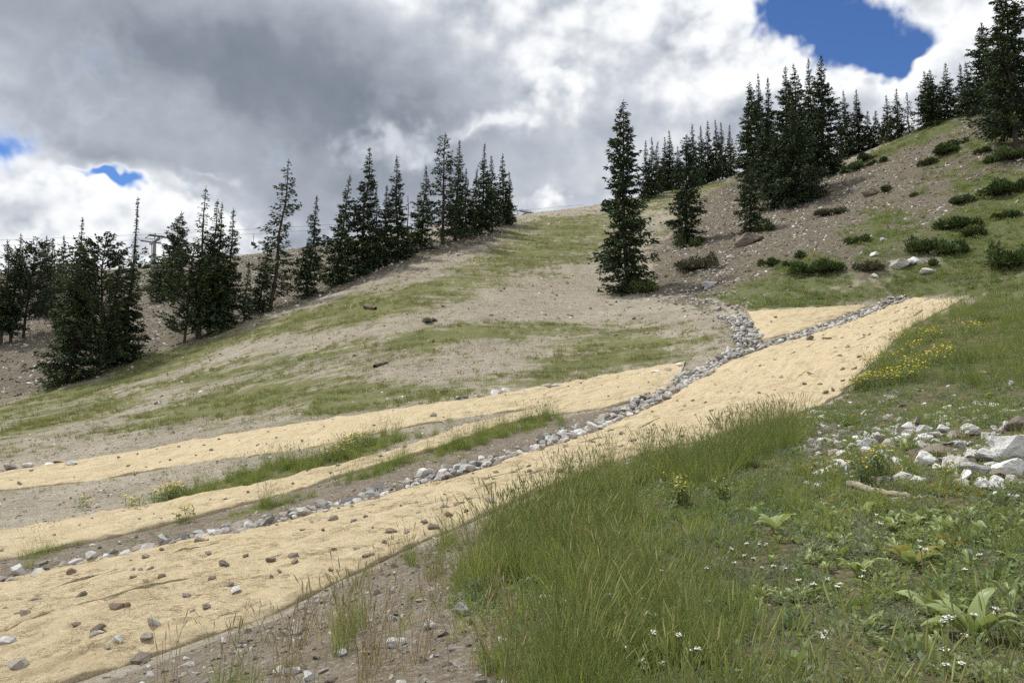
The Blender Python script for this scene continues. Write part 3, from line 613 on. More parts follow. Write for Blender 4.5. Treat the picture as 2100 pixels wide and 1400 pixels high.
for a in [
 # far left
 (2,706,3,492,66,'dark spruce cut by the left edge of the picture',gA,'dense',.10),
 (22,702,31,480,66,'dark spruce, second from the left edge, with slim pointed top',gA,'dense',.14),
 (48,692,66,490,100,'bushy round-topped pine with two grey trunks showing below, near left edge',gA,'pine',.16),
 (88,640,88,484,46,'slim distant spruce, just right of the bushy pine at far left',gA),
 (100,652,100,488,44,'slim distant spruce, second right of the bushy pine at far left',gA),
 (122,660,122,483,52,'distant spruce between the slim pair and the tall dark spire',gA),
 (150,715,156,446,84,'tall dark spire rising behind the round-topped front pine',gA,'dense',.05,1.1),
 (140,785,165,520,122,'large full spruce whose skirt reaches the grass edge, lowest on the left slope',gA,'dense',.02,.75),
 (200,770,208,476,108,'broad round-topped pine beside the tall needle-thin spire',gA,'pine',.05),
 (228,745,236,520,84,'short dark spruce tucked between the round pine and the thin spire',gA),
 (258,742,269,405,88,'tall spruce with very thin spire top and wide skirt, left slope',gA,'dense',.02,1.75),
 # left tree line
 (345,614,366,434,100,'broad dark fir beside the chairlift tower',gB,'dense',.02,.72),
 (378,702,392,500,84,'yellow-green leafy spruce at the front of the left tree line clump',gB,'pine',.06),
 (408,694,412,383,72,'open thin-branched spire rising highest from the left tree line clump',gB,'sparse',.06,.8),
 (428,686,437,410,84,'dense dark spruce with forked top in the left tree line clump',gB,'dense',.07,.85),
 (444,680,447,418,70,'second of the two close dark tops in the left tree line clump',gB,'dense',.09,.9),
 (456,674,471,428,66,'rightmost spruce of the left tree line clump',gB,'dense',.06,.85),
 (500,658,507,535,40,'small young spruce standing alone right of the left clump',gB),
 (530,642,546,486,58,'short spruce touching the tall airy spruce on its left side',gB),
 (553,636,584,329,84,'tall airy spruce with see-through branches and bare lower trunk',gB,'sparse',.12,.62),
 (626,610,646,401,60,'slim lone spruce right of the tall airy one',gB,'dense',.03,.85),
 # rib
 (690,584,714,360,70,'first dark spruce on the rib, with trailing skirt',gC,'dense',.01,.85),
 (741,563,753,302,74,'tallest spruce of the first group on the rib',gC,'dense',.02,.8),
 (770,553,768,390,58,'shorter spruce beside the tallest of the first rib group',gC,'dense',.03),
 (790,543,791,381,50,'slim spruce between two taller ones on the rib',gC,'dense',.05),
 (816,534,811,319,66,'last tall spruce of the first rib group, before the gap',gC,'dense',.03,.95),
 (833,522,835,402,26,'thin half-dead sapling in the gap of the rib trees',gC,'dead',.05),
 (864,513,872,340,70,'full spruce just right of the gap on the rib',gC,'dense',.06,1.1),
 (907,500,911,273,76,'tall scraggly flat-topped spruce, highest on the rib',gC,'sparse',.08,.5),
 (934,494,941,289,56,'slim spire pressed against the flat-topped spruce',gC,'dense',.08),
 (956,488,955,346,62,'shorter full spruce right of the flat-topped spruce',gC,'dense',.08),
 (975,482,978,346,46,'short slim spruce left of the last tall pair on the rib',gC,'dense',.08),
 (987,480,994,294,58,'left one of the last tall pair on the rib',gC,'dense',.07),
 (1010,473,1007,320,52,'right one of the last tall pair on the rib',gC,'dense',.08),
 (1033,462,1031,315,52,'last spruce at the uphill end of the rib, beside the far lift tower',gC,'dense',.05),
 # saddle
 (1322,408,1326,288,36,'leftmost spruce of the saddle grove, partly behind the big lone spruce',gD),
 (1336,404,1338,281,36,'second spruce from left in the saddle grove',gD),
 (1351,398,1351,290,36,'third spruce from left in the saddle grove',gD),
 (1364,393,1365,281,38,'fourth spruce from left in the saddle grove',gD),
 (1378,388,1374,268,42,'tallest spruce of the left half of the saddle grove',gD),
 (1392,384,1391,300,34,'short spruce ending the left half of the saddle grove',gD),
 (1424,372,1422,255,42,'spruce right behind the lone drooping spruce on the saddle',gD),
 (1440,370,1439,258,36,'second spruce right of the drooping spruce on the saddle',gD),
 (1454,367,1454,248,38,'third spruce right of the drooping spruce on the saddle',gD),
 (1469,366,1469,246,38,'fourth spruce right of the drooping spruce on the saddle',gD),
 (1482,364,1481,251,36,'next to last spruce of the saddle grove',gD),
 (1499,362,1499,256,36,'last spruce of the saddle grove, at the sky gap',gD),
 # lone trees in front of it
 (1290,600,1283,207,104,'big lone dark spruce in the middle of the gravel slope','lone spruces on the slope','dense',.01,.6),
 (1407,500,1412,276,72,'small lone drooping spruce with gaps, right of the big lone spruce','lone spruces on the slope','dense',.02,.55),
 (1538,474,1541,335,56,'short narrow spruce standing on the grey boulder','lone spruces on the slope','dense',.02,.5),
 # right grove
 (1545,375,1543,168,84,'leftmost tall spruce of the right grove',gE,'dense',.04,.75),
 (1566,388,1561,151,66,'second tall spruce of the right grove',gE,'dense',.06),
 (1585,392,1581,159,66,'third tall spruce of the right grove',gE,'dense',.06),
 (1592,428,1594,276,86,'short green spruce at the front foot of the right grove',gE,'dense',.06,.7),
 (1612,408,1619,136,84,'fourth tall spruce of the right grove, left of the twin tops',gE,'dense',.04,.8),
 (1640,404,1636,131,84,'right spruce of the close twin tops in the right grove',gE,'dense',.04,.8),
 (1634,420,1630,215,104,'broad spruce with wide skirt at the front of the right grove',gE,'dense',.02,.7),
 (1665,368,1666,120,72,'slim spruce second from the right end of the right grove',gE,'dense',.04,.9),
 (1694,362,1692,113,86,'tallest spruce at the right end of the right grove',gE,'dense',.03,.85),
 # ridge
 (1735,322,1734,186,50,'first ridge spruce right of the tall grove',gF),
 (1762,312,1761,184,52,'second ridge spruce right of the tall grove',gF),
 (1784,306,1782,228,40,'short ridge spruce right of the first two',gF),
 (1800,299,1799,226,36,'smallest ridge spruce, in the low part of the row',gF),
 (1821,291,1821,196,40,'left of the two close ridge spruces over the scree',gF),
 (1842,284,1843,183,42,'right of the two close ridge spruces over the scree',gF),
 (1865,273,1863,190,34,'thin see-through ridge spruce before the dark pair',gF,'sparse'),
 (1903,262,1900,147,56,'left of the dense dark ridge pair',gF,'dense',.02,.8),
 (1920,256,1912,143,58,'right of the dense dark ridge pair',gF,'dense',.02,.8),
 (1946,244,1944,129,50,'pointed single ridge spruce after the dense dark pair',gF),
 (1974,236,1974,131,42,'left slim spruce just before the big right-edge trees',gF),
 (1990,232,1985,129,42,'right slim spruce just before the big right-edge trees',gF),
 (2026,230,2022,46,96,'big ridge spruce left of the one at the picture edge',gF,'dense',.03,.8),
 (2062,262,2056,40,90,'dark spruce behind the trunk at the right edge',gF,'dense',.06,.7),
 (2084,306,2078,-60,150,'tallest spruce at the right edge with short bare trunk',gF,'dense',.12,.75),
]: tree(*a)
tree(1045,460,1044,352,26,'rusty brown half-dead spruce at the uphill end of the rib', gC, 'dense', .05, .8, rust=True)

# ------------------------------------------------------------------ shrubs on the slope
def shrub_mesh(w, d, h, seed, dens=1.0, lobes=4):
    lobes = lobes * 2 + 1
    r = np.random.default_rng(seed); wood = MB(); fol = MB(); Pp, Dd, Tt = [], [], []
    for k in range(lobes):
        c = np.array([r.uniform(-0.42, 0.42) * w, r.uniform(-0.4, 0.4) * d, 0.0])
        rx, ry, rz = w * r.uniform(0.10, 0.26), d * r.uniform(0.12, 0.28), h * r.uniform(0.35, 1.05)
        n = int(150 * dens * (rx * ry * 4) ** 0.5 / 0.5) + 45
        u = r.normal(0, 1, (n, 3)); u /= np.linalg.norm(u, axis=1)[:, None]; u[:, 2] = np.abs(u[:, 2])
        q = r.uniform(0.55, 1.08, n)[:, None]
        p = c + u * q * (rx, ry, rz); Pp.append(p); Dd.append(u * (1, 1, 0.6) + (0, 0, 0.5) + r.normal(0, 0.35, (n, 3))); Tt.append(np.clip(r.normal(r.uniform(.35, .7), 0.18, n), 0, 1))
        for j in range(4):
            v = u[j] * (rx, ry, rz) * 0.8; wood.tube([(0, 0, -0.15), c * 0.6 + v * 0.4 + (0, 0, 0.03), c + v], [0.03, 0.02, 0.008], 4)
    p = np.concatenate(Pp); n = len(p)
    co, q = cards(p, np.concatenate(Dd), r.uniform(0.14, 0.26, n), r.uniform(0.07, 0.13, n), r); fol.add(co, q, np.repeat(np.concatenate(Tt), 4))
    return wood.mesh('branches'), fol.mesh('foliage', False)
def _jun(nt, b):
    c = ramp(nt, attr(nt, 'tint'), [(0.0, (0.045, 0.072, 0.026)), (0.5, (0.085, 0.122, 0.042)), (1.0, (0.15, 0.185, 0.068))]); lnk(nt, c, b.inputs['Base Color'])
M_juniper = mat('juniper_foliage', _jun, 0.75, 0.2)
def _deadbush(nt, b):
    c = ramp(nt, attr(nt, 'tint'), [(0.0, (0.065, 0.068, 0.040)), (0.5, (0.11, 0.112, 0.068)), (1.0, (0.17, 0.168, 0.11))]); lnk(nt, c, b.inputs['Base Color'])
def _palebush(nt, b): lnk(nt, ramp(nt, attr(nt, 'tint'), [(0.0, (0.20, 0.205, 0.14)), (1.0, (0.34, 0.335, 0.25))]), b.inputs['Base Color'])
M_palebush = mat('pale_herb', _palebush, 0.85, 0.1)
M_deadbush = mat('bare_brush', _deadbush, 0.85, 0.1)
SHRUBS = []
def shrub(px, py, w, h, label, m=None, lobes=4, dens=1.0):
    p = hit(px, py)[0]; s = p[1] / FPX; k = len(SHRUBS)
    wm, fm = shrub_mesh(w * s, w * s * 0.9, h * s * .72, 3000 + k * 5, dens, lobes)
    t = thing('juniper_shrub' if m is None else 'bare_shrub', p, label, 'shrub', 'low shrubs on the right-hand slope')
    obj('branches', wm, M_bark, t); obj('foliage', fm, m or M_juniper, t); SHRUBS.append(p)
for a in [
 (1757,499,46,27,'round dark shrub alone on the brown scree above the small blanket',None,2),
 (1581,544,44,18,'low dark shrub at the foot of the scree, near the wash',None,3),
 (1615,546,18,14,'tiny shrub right beside the low dark one near the wash',None,1),
 (1648,527,26,17,'small dark shrub in the middle of the lower scree',None,2),
 (1682,558,100,36,'long dark shrub mat just above the small triangular blanket',None,5),
 (1768,556,74,28,'paler olive shrub mat right of the long dark one',M_deadbush,4,.8),
 (1902,516,72,44,'left half of the big dark double shrub by the white boulders',None,4),
 (1948,520,66,40,'right half of the big dark double shrub by the white boulders',None,4),
 (2074,546,100,66,'largest green shrub, at the right edge above the meadow',None,6),
 (1905,544,24,14,'little shrub below the big dark double shrub',None,1),
 (1962,418,62,26,'shrub patch halfway up the right slope, left of the longer patch',None,4),
 (2052,398,100,34,'long green shrub patch halfway up at the right edge',None,5),
 (1972,466,76,26,'dark shrub mat between the halfway patches and the double shrub',None,4),
 (2062,446,42,13,'thin dark shrub strip below the long right-edge patch',None,3),
 (1995,482,44,22,'small shrub right above the double shrub',None,3),
 (1784,327,44,18,'upper shrub of the cluster under the ridge spruces',None,3),
 (1806,333,30,14,'right small shrub of the cluster under the ridge spruces',None,2),
 (1764,346,46,20,'lowest shrub of the cluster under the ridge spruces',None,3),
 (1742,352,34,14,'leftmost shrub of the cluster under the ridge spruces',None,2),
 (1822,391,28,18,'lone dark shrub on the upper scree below the ridge',None,2),
 (1938,316,60,26,'dark shrub sprawling on the upper slope under the dense dark pair',None,4),
 (1910,336,50,20,'lower end of the sprawling shrubs on the upper slope',None,3),
 (1956,300,44,20,'top end of the sprawling shrubs on the upper slope',None,3),
 (2076,326,92,24,'dark mat of shrub at the foot of the right-edge spruce',None,5),
 (2020,312,40,14,'small shrub left of the mat under the right-edge spruce',None,2),
 (1878,402,16,10,'tiny dark shrub right of the lone one on upper scree',None,1),
 (1428,552,86,40,'grey-brown bare brush beside the stony wash',M_deadbush,5,.7),
 (1314,600,54,34,'dark shrub skirt at the foot of the big lone spruce',None,3),
 (1408,506,44,40,'dark skirt of foliage at the foot of the drooping spruce',None,2),
 (1562,474,42,24,'small dark shrub beside the boulder spruce',None,2),
 (842,520,32,30,'dark bush in the gap of the rib trees',None,2),
 (882,660,30,7,'flat grey-green plant on the bare gravel of the hillside',M_palebush,2),
 (1706,440,60,16,'faint dry brush on the scree above the round dark shrub',M_deadbush,3,.5),
 (295,552,22,16,'dark bush on the skyline beside the chairlift tower',None,2),
]: shrub(*a)

# ------------------------------------------------------------------ chairlift on the skyline
def _steel(nt, b):
    p = objco(nt); n = noise(nt, p, 4.0, 4, 0.6); lnk(nt, ramp(nt, n, [(0.3, (0.20, 0.20, 0.205)), (0.7, (0.32, 0.32, 0.33))]), b.inputs['Base Color']); b.inputs['Metallic'].default_value = 0.35
M_steel = mat('galvanised_steel', _steel, 0.55, 0.4)
M_dark = mat('black_rubber', lambda nt, b: lnk(nt, ramp(nt, noise(nt, objco(nt), 5), [(0.3, (0.03, 0.03, 0.032)), (0.7, (0.055, 0.055, 0.06))]), b.inputs['Base Color']), 0.7, 0.3)
RZ = R(-52)
def lift_tower(px, pybase, pytop, label, far=None):
    p = hit(px, pybase)[0]
    if far:
        q = ray(px, pybase); p = q * far / q[1]; p[2] = float(HZ(p[0], p[1]))
    s = p[1] / FPX; h = top_height(px, pytop, p[0], p[1]) - p[2]
    t = thing('lift_tower', p, label, 'lift tower', 'chairlift towers', RZ)
    m = MB(); m.tube([(0, 0, -1.5), (0, 0, h * .5), (0, 0, (h - 1.1))], [0.26, 0.23, 0.19], 12); obj('pole', m.mesh('pole'), M_steel, t)
    m = MB(); m.box((0, 0, (h - 1.1)), (4.4, 0.3, 0.28)); m.tube([(0, 0, h - 1.2), (0, 0, h)], [0.09, 0.07], 6); obj('crossarm', m.mesh('crossarm', False), M_steel, t)
    m = MB(); m.box((0, -.9, (h - .55)), (2.7, 0.08, 0.08)); m.box((0, .9, (h - .55)), (2.7, 0.08, 0.08)); m.box((-1.3, 0, (h - .55)), (.08, 1.8, .08)); m.box((1.3, 0, (h - .55)), (.08, 1.8, .08)); obj('lifting_frame', m.mesh('lifting_frame', False), M_steel, t)
    ends = []
    for sx in (-2.1, 2.1):
        m = MB(); m.box((sx, 0, (h - 1.1) + 0.25), (0.12, 2.6, 0.16))
        for j in range(8):
            a = np.linspace(0, 2 * math.pi, 10, endpoint=False); y = -1.15 + j * 0.33
            m.tube([(sx - .06, y, (h - 1.1) + .42), (sx + .06, y, (h - 1.1) + .42)], [0.17, 0.17], 10)
        obj('sheave_train', m.mesh('sheave_train'), M_dark, t)
        c, s_ = math.cos(RZ), math.sin(RZ); ends.append(np.array([p[0] + sx * c, p[1] + sx * s_, p[2] + (h - 1.1) + .62]))
    m = MB()
    for sx in (-.2, .2): m.tube([(sx, -.34, -1), (sx, -.34, (h - 1.1))], [0.03, 0.03], 4)
    for j in range(int((h - 1.1) / .35)): m.tube([(-.2, -.34, j * .35), (.2, -.34, j * .35)], [0.02, 0.02], 4)
    obj('ladder', m.mesh('ladder'), M_steel, t)
    return ends
e1 = lift_tower(315, 552, 478, 'grey chairlift tower with crossarm on the skyline beside the broad dark fir')
e2 = lift_tower(1062, 449, 430, 'distant chairlift tower top peeking over the ridge beside the last rib spruce', 128)
for k in range(2):
    m = MB(); q = np.linspace(-0.35, 1.2, 40)[:, None]; line = e1[k] * (1 - q) + e2[k] * q; line[:, 2] += (1.2 * (q * q - q))[:, 0] * (1 if True else 0)
    m.tube(line, np.full(40, 0.016), 5); o = obj('haul_cable', m.mesh('haul_cable'), M_dark, label=('lower, nearer haul cable' if k == 0 else 'upper, farther haul cable') + ' of the chairlift strung above the skyline', cat='cable', group='chairlift cables')
    if k == 0: NEARLINE = line
i = int(np.argmin(np.abs(project(NEARLINE[:, 0], NEARLINE[:, 1], NEARLINE[:, 2])[0] - 532))); c0 = NEARLINE[i]
t = thing('lift_chair', c0, 'empty chairlift chair hanging from the cable left of the tall airy spruce', 'lift chair', None, R(76))
m = MB(); m.tube([(0, 0, 0), (0, 0.05, -.9), (0, .0, -1.7)], [.04, .04, .04], 6); obj('hanger', m.mesh('hanger'), M_steel, t)
m = MB(); m.box((0, -.25, -1.75), (1.1, .5, .06)); obj('seat', m.mesh('seat', False), M_dark, t)
m = MB(); m.box((0, 0.02, -1.48), (1.1, .05, .5)); obj('backrest', m.mesh('backrest', False), M_dark, t)

# ------------------------------------------------------------------ stones
def hull_rock(seed, n=16, flat=0.7, elong=1.25):
    r = np.random.default_rng(seed); u = r.normal(0, 1, (n, 3)); u /= np.linalg.norm(u, axis=1)[:, None]
    u *= r.uniform(0.82, 1.08, n)[:, None]; u *= (0.5 * elong, 0.5, 0.5 * flat)
    bm = bmesh.new()
    for p in u: bm.verts.new(p)
    g = bmesh.ops.convex_hull(bm, input=bm.verts); bmesh.ops.delete(bm, geom=[v for v in bm.verts if not v.link_faces], context='VERTS')
    bmesh.ops.triangulate(bm, faces=bm.faces); bmesh.ops.recalc_face_normals(bm, faces=bm.faces)
    me = bpy.data.meshes.new('rock'); bm.to_mesh(me); bm.free(); return me
def _rockmat(dark, mid, light, brown=(0.26, 0.20, 0.145), scale=1.0):
    def f(nt, b):
        p = objco(nt); oi = nt.nodes.new('ShaderNodeObjectInfo'); r = (V(nt, oi.outputs['Random']) + attr(nt, 'rnd'))._m('FRACT')
        add = nt.nodes.new('ShaderNodeVectorMath'); add.operation = 'MULTIPLY_ADD'; lnk(nt, r, add.inputs[0]); add.inputs[1].default_value = (31, 17, 53); lnk(nt, p, add.inputs[2]); q = V(nt, add.outputs[0])
        n1 = noise(nt, q, 2.5 * scale, 5, 0.65); n2 = noise(nt, q, 11.0 * scale, 5, 0.7)
        c = ramp(nt, (n1 * 0.35 + n2 * 0.3 + r * 0.55 - 0.08).clamp(), [(0.2, dark), (0.5, mid), (0.8, light)])
        c = mixc(nt, ((r * 7.13)._m('FRACT') - 0.66).step(0, 0.2) * 0.7, c, brown)
        c = mixc(nt, (n2 - 0.6).step(0, 0.12) * 0.5, c, dark)
        lnk(nt, c, b.inputs['Base Color']); bump(nt, b, n1 * 0.6 + n2 * 0.5, 0.8, 0.05)
    return f
M_rip = mat('ditch_stone', _rockmat((0.20, 0.195, 0.19), (0.42, 0.415, 0.40), (0.66, 0.655, 0.63), (0.34, 0.285, 0.225)), 0.85, 0.25)
M_field = mat('field_stone', _rockmat((0.15, 0.125, 0.105), (0.29, 0.25, 0.21), (0.45, 0.41, 0.36), (0.25, 0.18, 0.135)), 0.9, 0.2)
M_white = mat('white_limestone', _rockmat((0.33, 0.32, 0.30), (0.68, 0.675, 0.66), (0.82, 0.815, 0.80), (0.56, 0.52, 0.46), 1.6), 0.9, 0.2)
M_peb = mat('pebble', _rockmat((0.14, 0.12, 0.098), (0.27, 0.24, 0.20), (0.48, 0.45, 0.41), (0.25, 0.21, 0.165)), 0.9, 0.2)
def variants(fn, m, n):
    out = []
    for k in range(n):
        me = fn(k); me.materials.append(m); out.append(me)
    return out
RIP = variants(lambda k: hull_rock(50 + k, 15, random.uniform(.6, .9), random.uniform(1.05, 1.5)), M_rip, 16)
FLD = variants(lambda k: hull_rock(90 + k, 14, random.uniform(.45, .8), random.uniform(1.1, 1.6)), M_field, 14)
WHT = variants(lambda k: hull_rock(130 + k, 17, random.uniform(.4, .7), random.uniform(1.1, 1.6)), M_white, 8)
def put(o, p, size, r, sink=0.2, tilt=0.35):
    o.location = (p[0], p[1], p[2] + size * (0.32 - sink)); o.rotation_euler = (r.uniform(-tilt, tilt), r.uniform(-tilt, tilt), r.uniform(0, 6.28)); o.scale = (size * r.uniform(.88, 1.12), size * r.uniform(.88, 1.12), size * r.uniform(.88, 1.12))

# the ditch lining: stones are pieces of the channel
rr = np.random.default_rng(21)
def along(line, step, width, smin, smax, keep=1.0, layers=1):
    seg = np.linalg.norm(np.diff(line[:, :2], axis=0), axis=1); cum = np.r_[0, np.cumsum(seg)]; pts = []
    for s in np.arange(0, cum[-1], step):
        x, y = np.interp(s, cum, line[:, 0]), np.interp(s, cum, line[:, 1])
        i = min(int(np.searchsorted(cum, s, 'right')) - 1, len(seg) - 1); d = (line[i + 1, :2] - line[i, :2]) / max(seg[i], 1e-6); nrm = np.array([-d[1], d[0]])
        f = s / cum[-1]; k = keep(f) if callable(keep) else keep; w = width(f) if callable(width) else width
        for _ in range(layers):
            if rr.random() > k: continue
            o = rr.uniform(-1, 1) * w; q = np.array([x, y]) + nrm * o + rr.normal(0, 0.05, 2)
            pts.append((q[0], q[1], (smin + (smax - smin) * rr.random() ** 1.3) * (1.0 - 0.25 * abs(o) / w)))
    return pts
def spaced(pts, f=0.62):
    out = []
    for x, y, s in pts:
        if all((x - a) ** 2 + (y - b) ** 2 > (f * 0.5 * (s + c)) ** 2 for a, b, c in out[-160:]): out.append((x, y, s))
    return out
lin = spaced(along(DITCH, 0.020, lambda f: 0.40 + 0.20 * max(0, f - .35) + 0.12 * math.sin(f * 40), .13, .40, lambda f: 0.16 if f < .13 else (0.5 if f < .2 else 1.0), 2), .60)
lin += spaced(along(ARM_A, 0.012, 0.52, .13, .36)) + spaced(along(ARM_B, 0.016, 0.30, .15, .36))
lin += spaced(along(WASH, 0.09, 1.3, .12, .34, .75), .9)
lin = [(x, y, s) for x, y, s in lin]
lin.sort(key=lambda q: -q[2] / q[1])
ch = obj('drainage_channel', None, label='shallow rock-lined drainage ditch running down between the straw blankets', kind='structure'); ch.location = (0, 0, 0)
rest = []
for k, (x, y, s) in enumerate(lin):
    z = float(HZ(x, y)) + 0.03 + rr.uniform(0, 0.09)
    if k < 300:
        o = obj('rock', RIP[k % 16], None, ch); put(o, (x, y, z), s, rr, .12, .6)
    else: rest.append((x, y, z, s))
def joined(name, items, meshes, parent=None, **kw):
    """many small stones as one mesh"""
    V_, F_, n, A_ = [], [], 0, []
    data = []
    for me in meshes:
        c = np.empty(len(me.vertices) * 3); me.vertices.foreach_get('co', c); f = np.empty(len(me.polygons) * 3, np.int32); me.polygons.foreach_get('vertices', f); data.append((c.reshape(-1, 3), f.reshape(-1, 3)))
    for x, y, z, s in items:
        c, f = data[rr.integers(len(data))]; e = Euler((rr.uniform(-.5, .5), rr.uniform(-.5, .5), rr.uniform(0, 6.28))).to_matrix()
        V_.append(c * s @ np.array(e).T + (x, y, z + 0.1 * s)); F_.append(f + n); n += len(c); A_.append(np.full(len(c), rr.random()))
    me = tri_mesh(name, np.concatenate(V_), np.concatenate(F_), attrs={'rnd': np.concatenate(A_)}); me.materials.append(meshes[0].materials[0])
    return obj(name, me, None, parent, **kw)
if rest: joined('rubble', rest, RIP, ch, kind='stuff')
# a few stones along the top hem of the long blanket
HEM = [(20,962,26),(55,958,18),(100,957,22),(120,952,18),(148,955,26),(940,818,16),(955,816,14),(1015,811,22),(1035,808,26),(1062,807,22),(1080,806,18),(1105,800,14),(1120,797,22),(1140,795,16),(1190,788,12),(1265,778,10),(1320,770,12),(1345,766,16),(1370,762,18),(1392,752,16),(640,868,9),(672,860,8),(745,868,10)]

# loose stones on the blankets and in the dirt
fr = np.random.default_rng(5)
BIG = {(42,1388):'big brown stone in the bottom left corner of the straw blanket',(314,1297):'big pale rounded stone near the bottom left of the straw blanket',(239,1266):'reddish brown split stone, larger half, lower left of the blanket',
 (199,1302):'flat brown slab lying just above a white stone on the lower blanket',(195,1316):'white stone lying just below a flat brown slab',(290,1356):'long flat dark slab at the bottom hem of the blanket',(299,1336):'thin flat grey slab just above the bottom hem slab',
 (13,1342):'white stone cut by the left edge of the picture, near the bottom',(755,1150):'brown chunky stone near the lower hem of the blanket, below the grass',(554,1157):'dark angular stone in the middle of the lower blanket',(888,859):'lone brown stone on the upper straw blanket',(1021,957):'pointed grey stone beside the ditch at mid blanket'}
LIST = [(145,1184,26),(146,1167,25),(297,1152,20),(352,1126,20),(410,1120,30),(427,1144,20),(503,1154,16),(554,1157,28),(605,1163,24),(574,1181,15),(678,1180,16),(755,1150,26),(726,1080,18),(680,1072,24),(751,1067,16),(640,1079,13),(567,1087,12),(664,1096,14),(288,1177,13),(308,1173,17),(301,1202,18),(330,1197,26),(434,1200,21),(383,1226,21),(470,1217,26),(483,1228,24),(421,1257,27),(221,1244,22),(239,1266,34),(259,1263,22),(40,1237,18),(69,1242,22),(11,1259,14),(35,1266,20),(51,1278,27),(157,1294,20),(199,1302,34),(195,1316,30),(314,1297,38),(241,1337,25),(299,1336,38),(217,1349,23),(290,1356,50),(13,1342,36),(42,1388,54),(9,1200,18),
 (860,1063,17),(873,1083,20),(919,1068,23),(953,1064,21),(802,1102,25),(833,1104,17),(888,1098,27),(940,1043,23),(962,1030,13),(768,1045,13),(772,1030,18),(852,1041,19),(848,1022,13),(913,1027,11),(928,996,12),(1021,957,25),(1016,974,17),(1014,995,11),(1063,941,11),(1159,925,17),(1155,941,15),(1216,911,13),(1231,922,13),(1086,980,24),(1149,980,21),(1172,972,17),(1275,896,17),(1330,896,15),(1298,911,18),(684,1136,15),(732,1134,18),(1004,1035,21),(1050,1018,17),(1010,1045,15),
 (888,859,22),(665,880,9),(1649,793,13),(1662,772,15),(1681,793,15),(1692,813,15),(1708,808,16),(1729,788,13),(1689,833,17),(1671,847,19),(1603,780,13),(1738,717,11),(1729,765,13),(1753,763,11),(1763,738,16),(1723,734,13),(1807,664,10),(1628,809,13),(1660,700,20),(1585,830,12),(1590,655,9),(1581,662,8),(1650,690,8)]
seen = [(x, y) for x, y, _ in LIST]
ra, rb = RAILS['main']
def spot(px, py): return hit(px, py)[0]
while len(LIST) < 285:
    which = fr.choice(['main', 'main', 'main', 'up', 'low']); A, B = RAILS[which]; i = fr.integers(30, len(A) - 5) if fr.random() < .5 else fr.integers(60, len(A) // 2); t = fr.uniform(.06, .94); x, y = A[i] * (1 - t) + B[i] * t
    px, py, _ = project(x, y, float(HZ(x, y))); 
    if not (0 < px < 2100 and 590 < py < 1395) or min((px - a) ** 2 + (py - b) ** 2 for a, b in seen) < 260: continue
    if px > 1000 and py > 1000: continue
    seen.append((px, py)); LIST.append((px, py, max(5.0, fr.uniform(.05, .17) * FPX / y)))
BX_, BY_, BZ_ = (np.concatenate([c[i].ravel() for c in BLANKET_CELLS]) for i in range(3))
WHITES = {(195,1316),(483,1228),(241,1337),(13,1342),(314,1297)}
for k, (px, py, s) in enumerate(LIST):
    p = spot(px, py); size = s / FPX * p[1] * 0.86; key = (px, py)
    if on_blanket(p[0], p[1]): p[2] = BZ_[int(np.argmin((BX_ - p[0]) ** 2 + (BY_ - p[1]) ** 2))]
    me = (WHT if key in WHITES else FLD)[k % 8]
    d = dist_poly(np.array([p[0]]), np.array([p[1]]), np.c_[RAILS['main'][0][::20], np.zeros(31)])[1][0]
    on = next((n for n, P_ in zip(RAILS, BLANKET_POLY) if inside(p[0:1], p[1:2], P_[::6])[0]), None)
    zone = {'up': 'long uppermost straw blanket', 'low': 'narrow straw blanket by the flowering strip', 'tri': 'small triangular blanket', None: 'hem of the wide straw blanket'}.get(on) or ('lowest' if d < .2 else 'lower' if d < .35 else 'middle' if d < .55 else 'upper' if d < .75 else 'topmost') + ' stretch of the wide straw blanket'
    big_ = 'larger' if size > .19 else 'fist-sized' if size > .12 else 'small'; tone = 'white' if key in WHITES else 'grey-brown'
    o = obj('stone', me, None, None, BIG.get(key, '%s %s stone lying on the %s' % (big_, tone, zone)), 'stone', 'stones weighing down the blankets'); put(o, p, size, fr, .2, .45)
for k, (px, py, s) in enumerate(HEM):
    p = spot(px, py); o = obj('stone', WHT[k % 8] if k % 3 else FLD[k % 8], None, None, 'pale stone at the top hem of the long upper blanket', 'stone', 'stones along the upper hem'); put(o, p, s / FPX * p[1], fr, .1, .3)

# boulders of the white outcrop, right foreground, and on the slope above
def boulder_mesh(seed, sub=3):
    from mathutils import noise as mn
    r = random.Random(seed); bm = bmesh.new()
    for _ in range(13):
        v = Vector((r.gauss(0, 1), r.gauss(0, 1), r.gauss(0, 1))).normalized() * r.uniform(.40, .56); bm.verts.new(v)
    bmesh.ops.convex_hull(bm, input=bm.verts); bmesh.ops.delete(bm, geom=[v for v in bm.verts if not v.link_faces], context='VERTS')
    bmesh.ops.triangulate(bm, faces=bm.faces); bmesh.ops.subdivide_edges(bm, edges=bm.edges, cuts=5, use_grid_fill=True)
    bmesh.ops.smooth_vert(bm, verts=bm.verts, factor=0.5, use_axis_x=True, use_axis_y=True, use_axis_z=True)
    o = Vector((r.uniform(0, 50), r.uniform(0, 50), 0))
    for v in bm.verts:
        c = v.co; n = c.normalized(); f = mn.fractal(c * 4.0 + o, 1.0, 2.0, 4); pit = max(0.0, mn.noise(c * 9 + o) - 0.15)
        v.co = c + n * (0.055 * f - 0.12 * pit + 0.03 * mn.noise(c * 22 + o))
    bmesh.ops.recalc_face_normals(bm, faces=bm.faces)
    me = bpy.data.meshes.new('boulder'); bm.to_mesh(me); bm.free(); return me
BLD = [boulder_mesh(k) for k in range(9)]
for me in BLD: me.materials.append(M_white)
BLG = [m.copy() for m in BLD[:3]]
for me in BLG: me.materials.clear(); me.materials.append(M_field)
KEEP = []
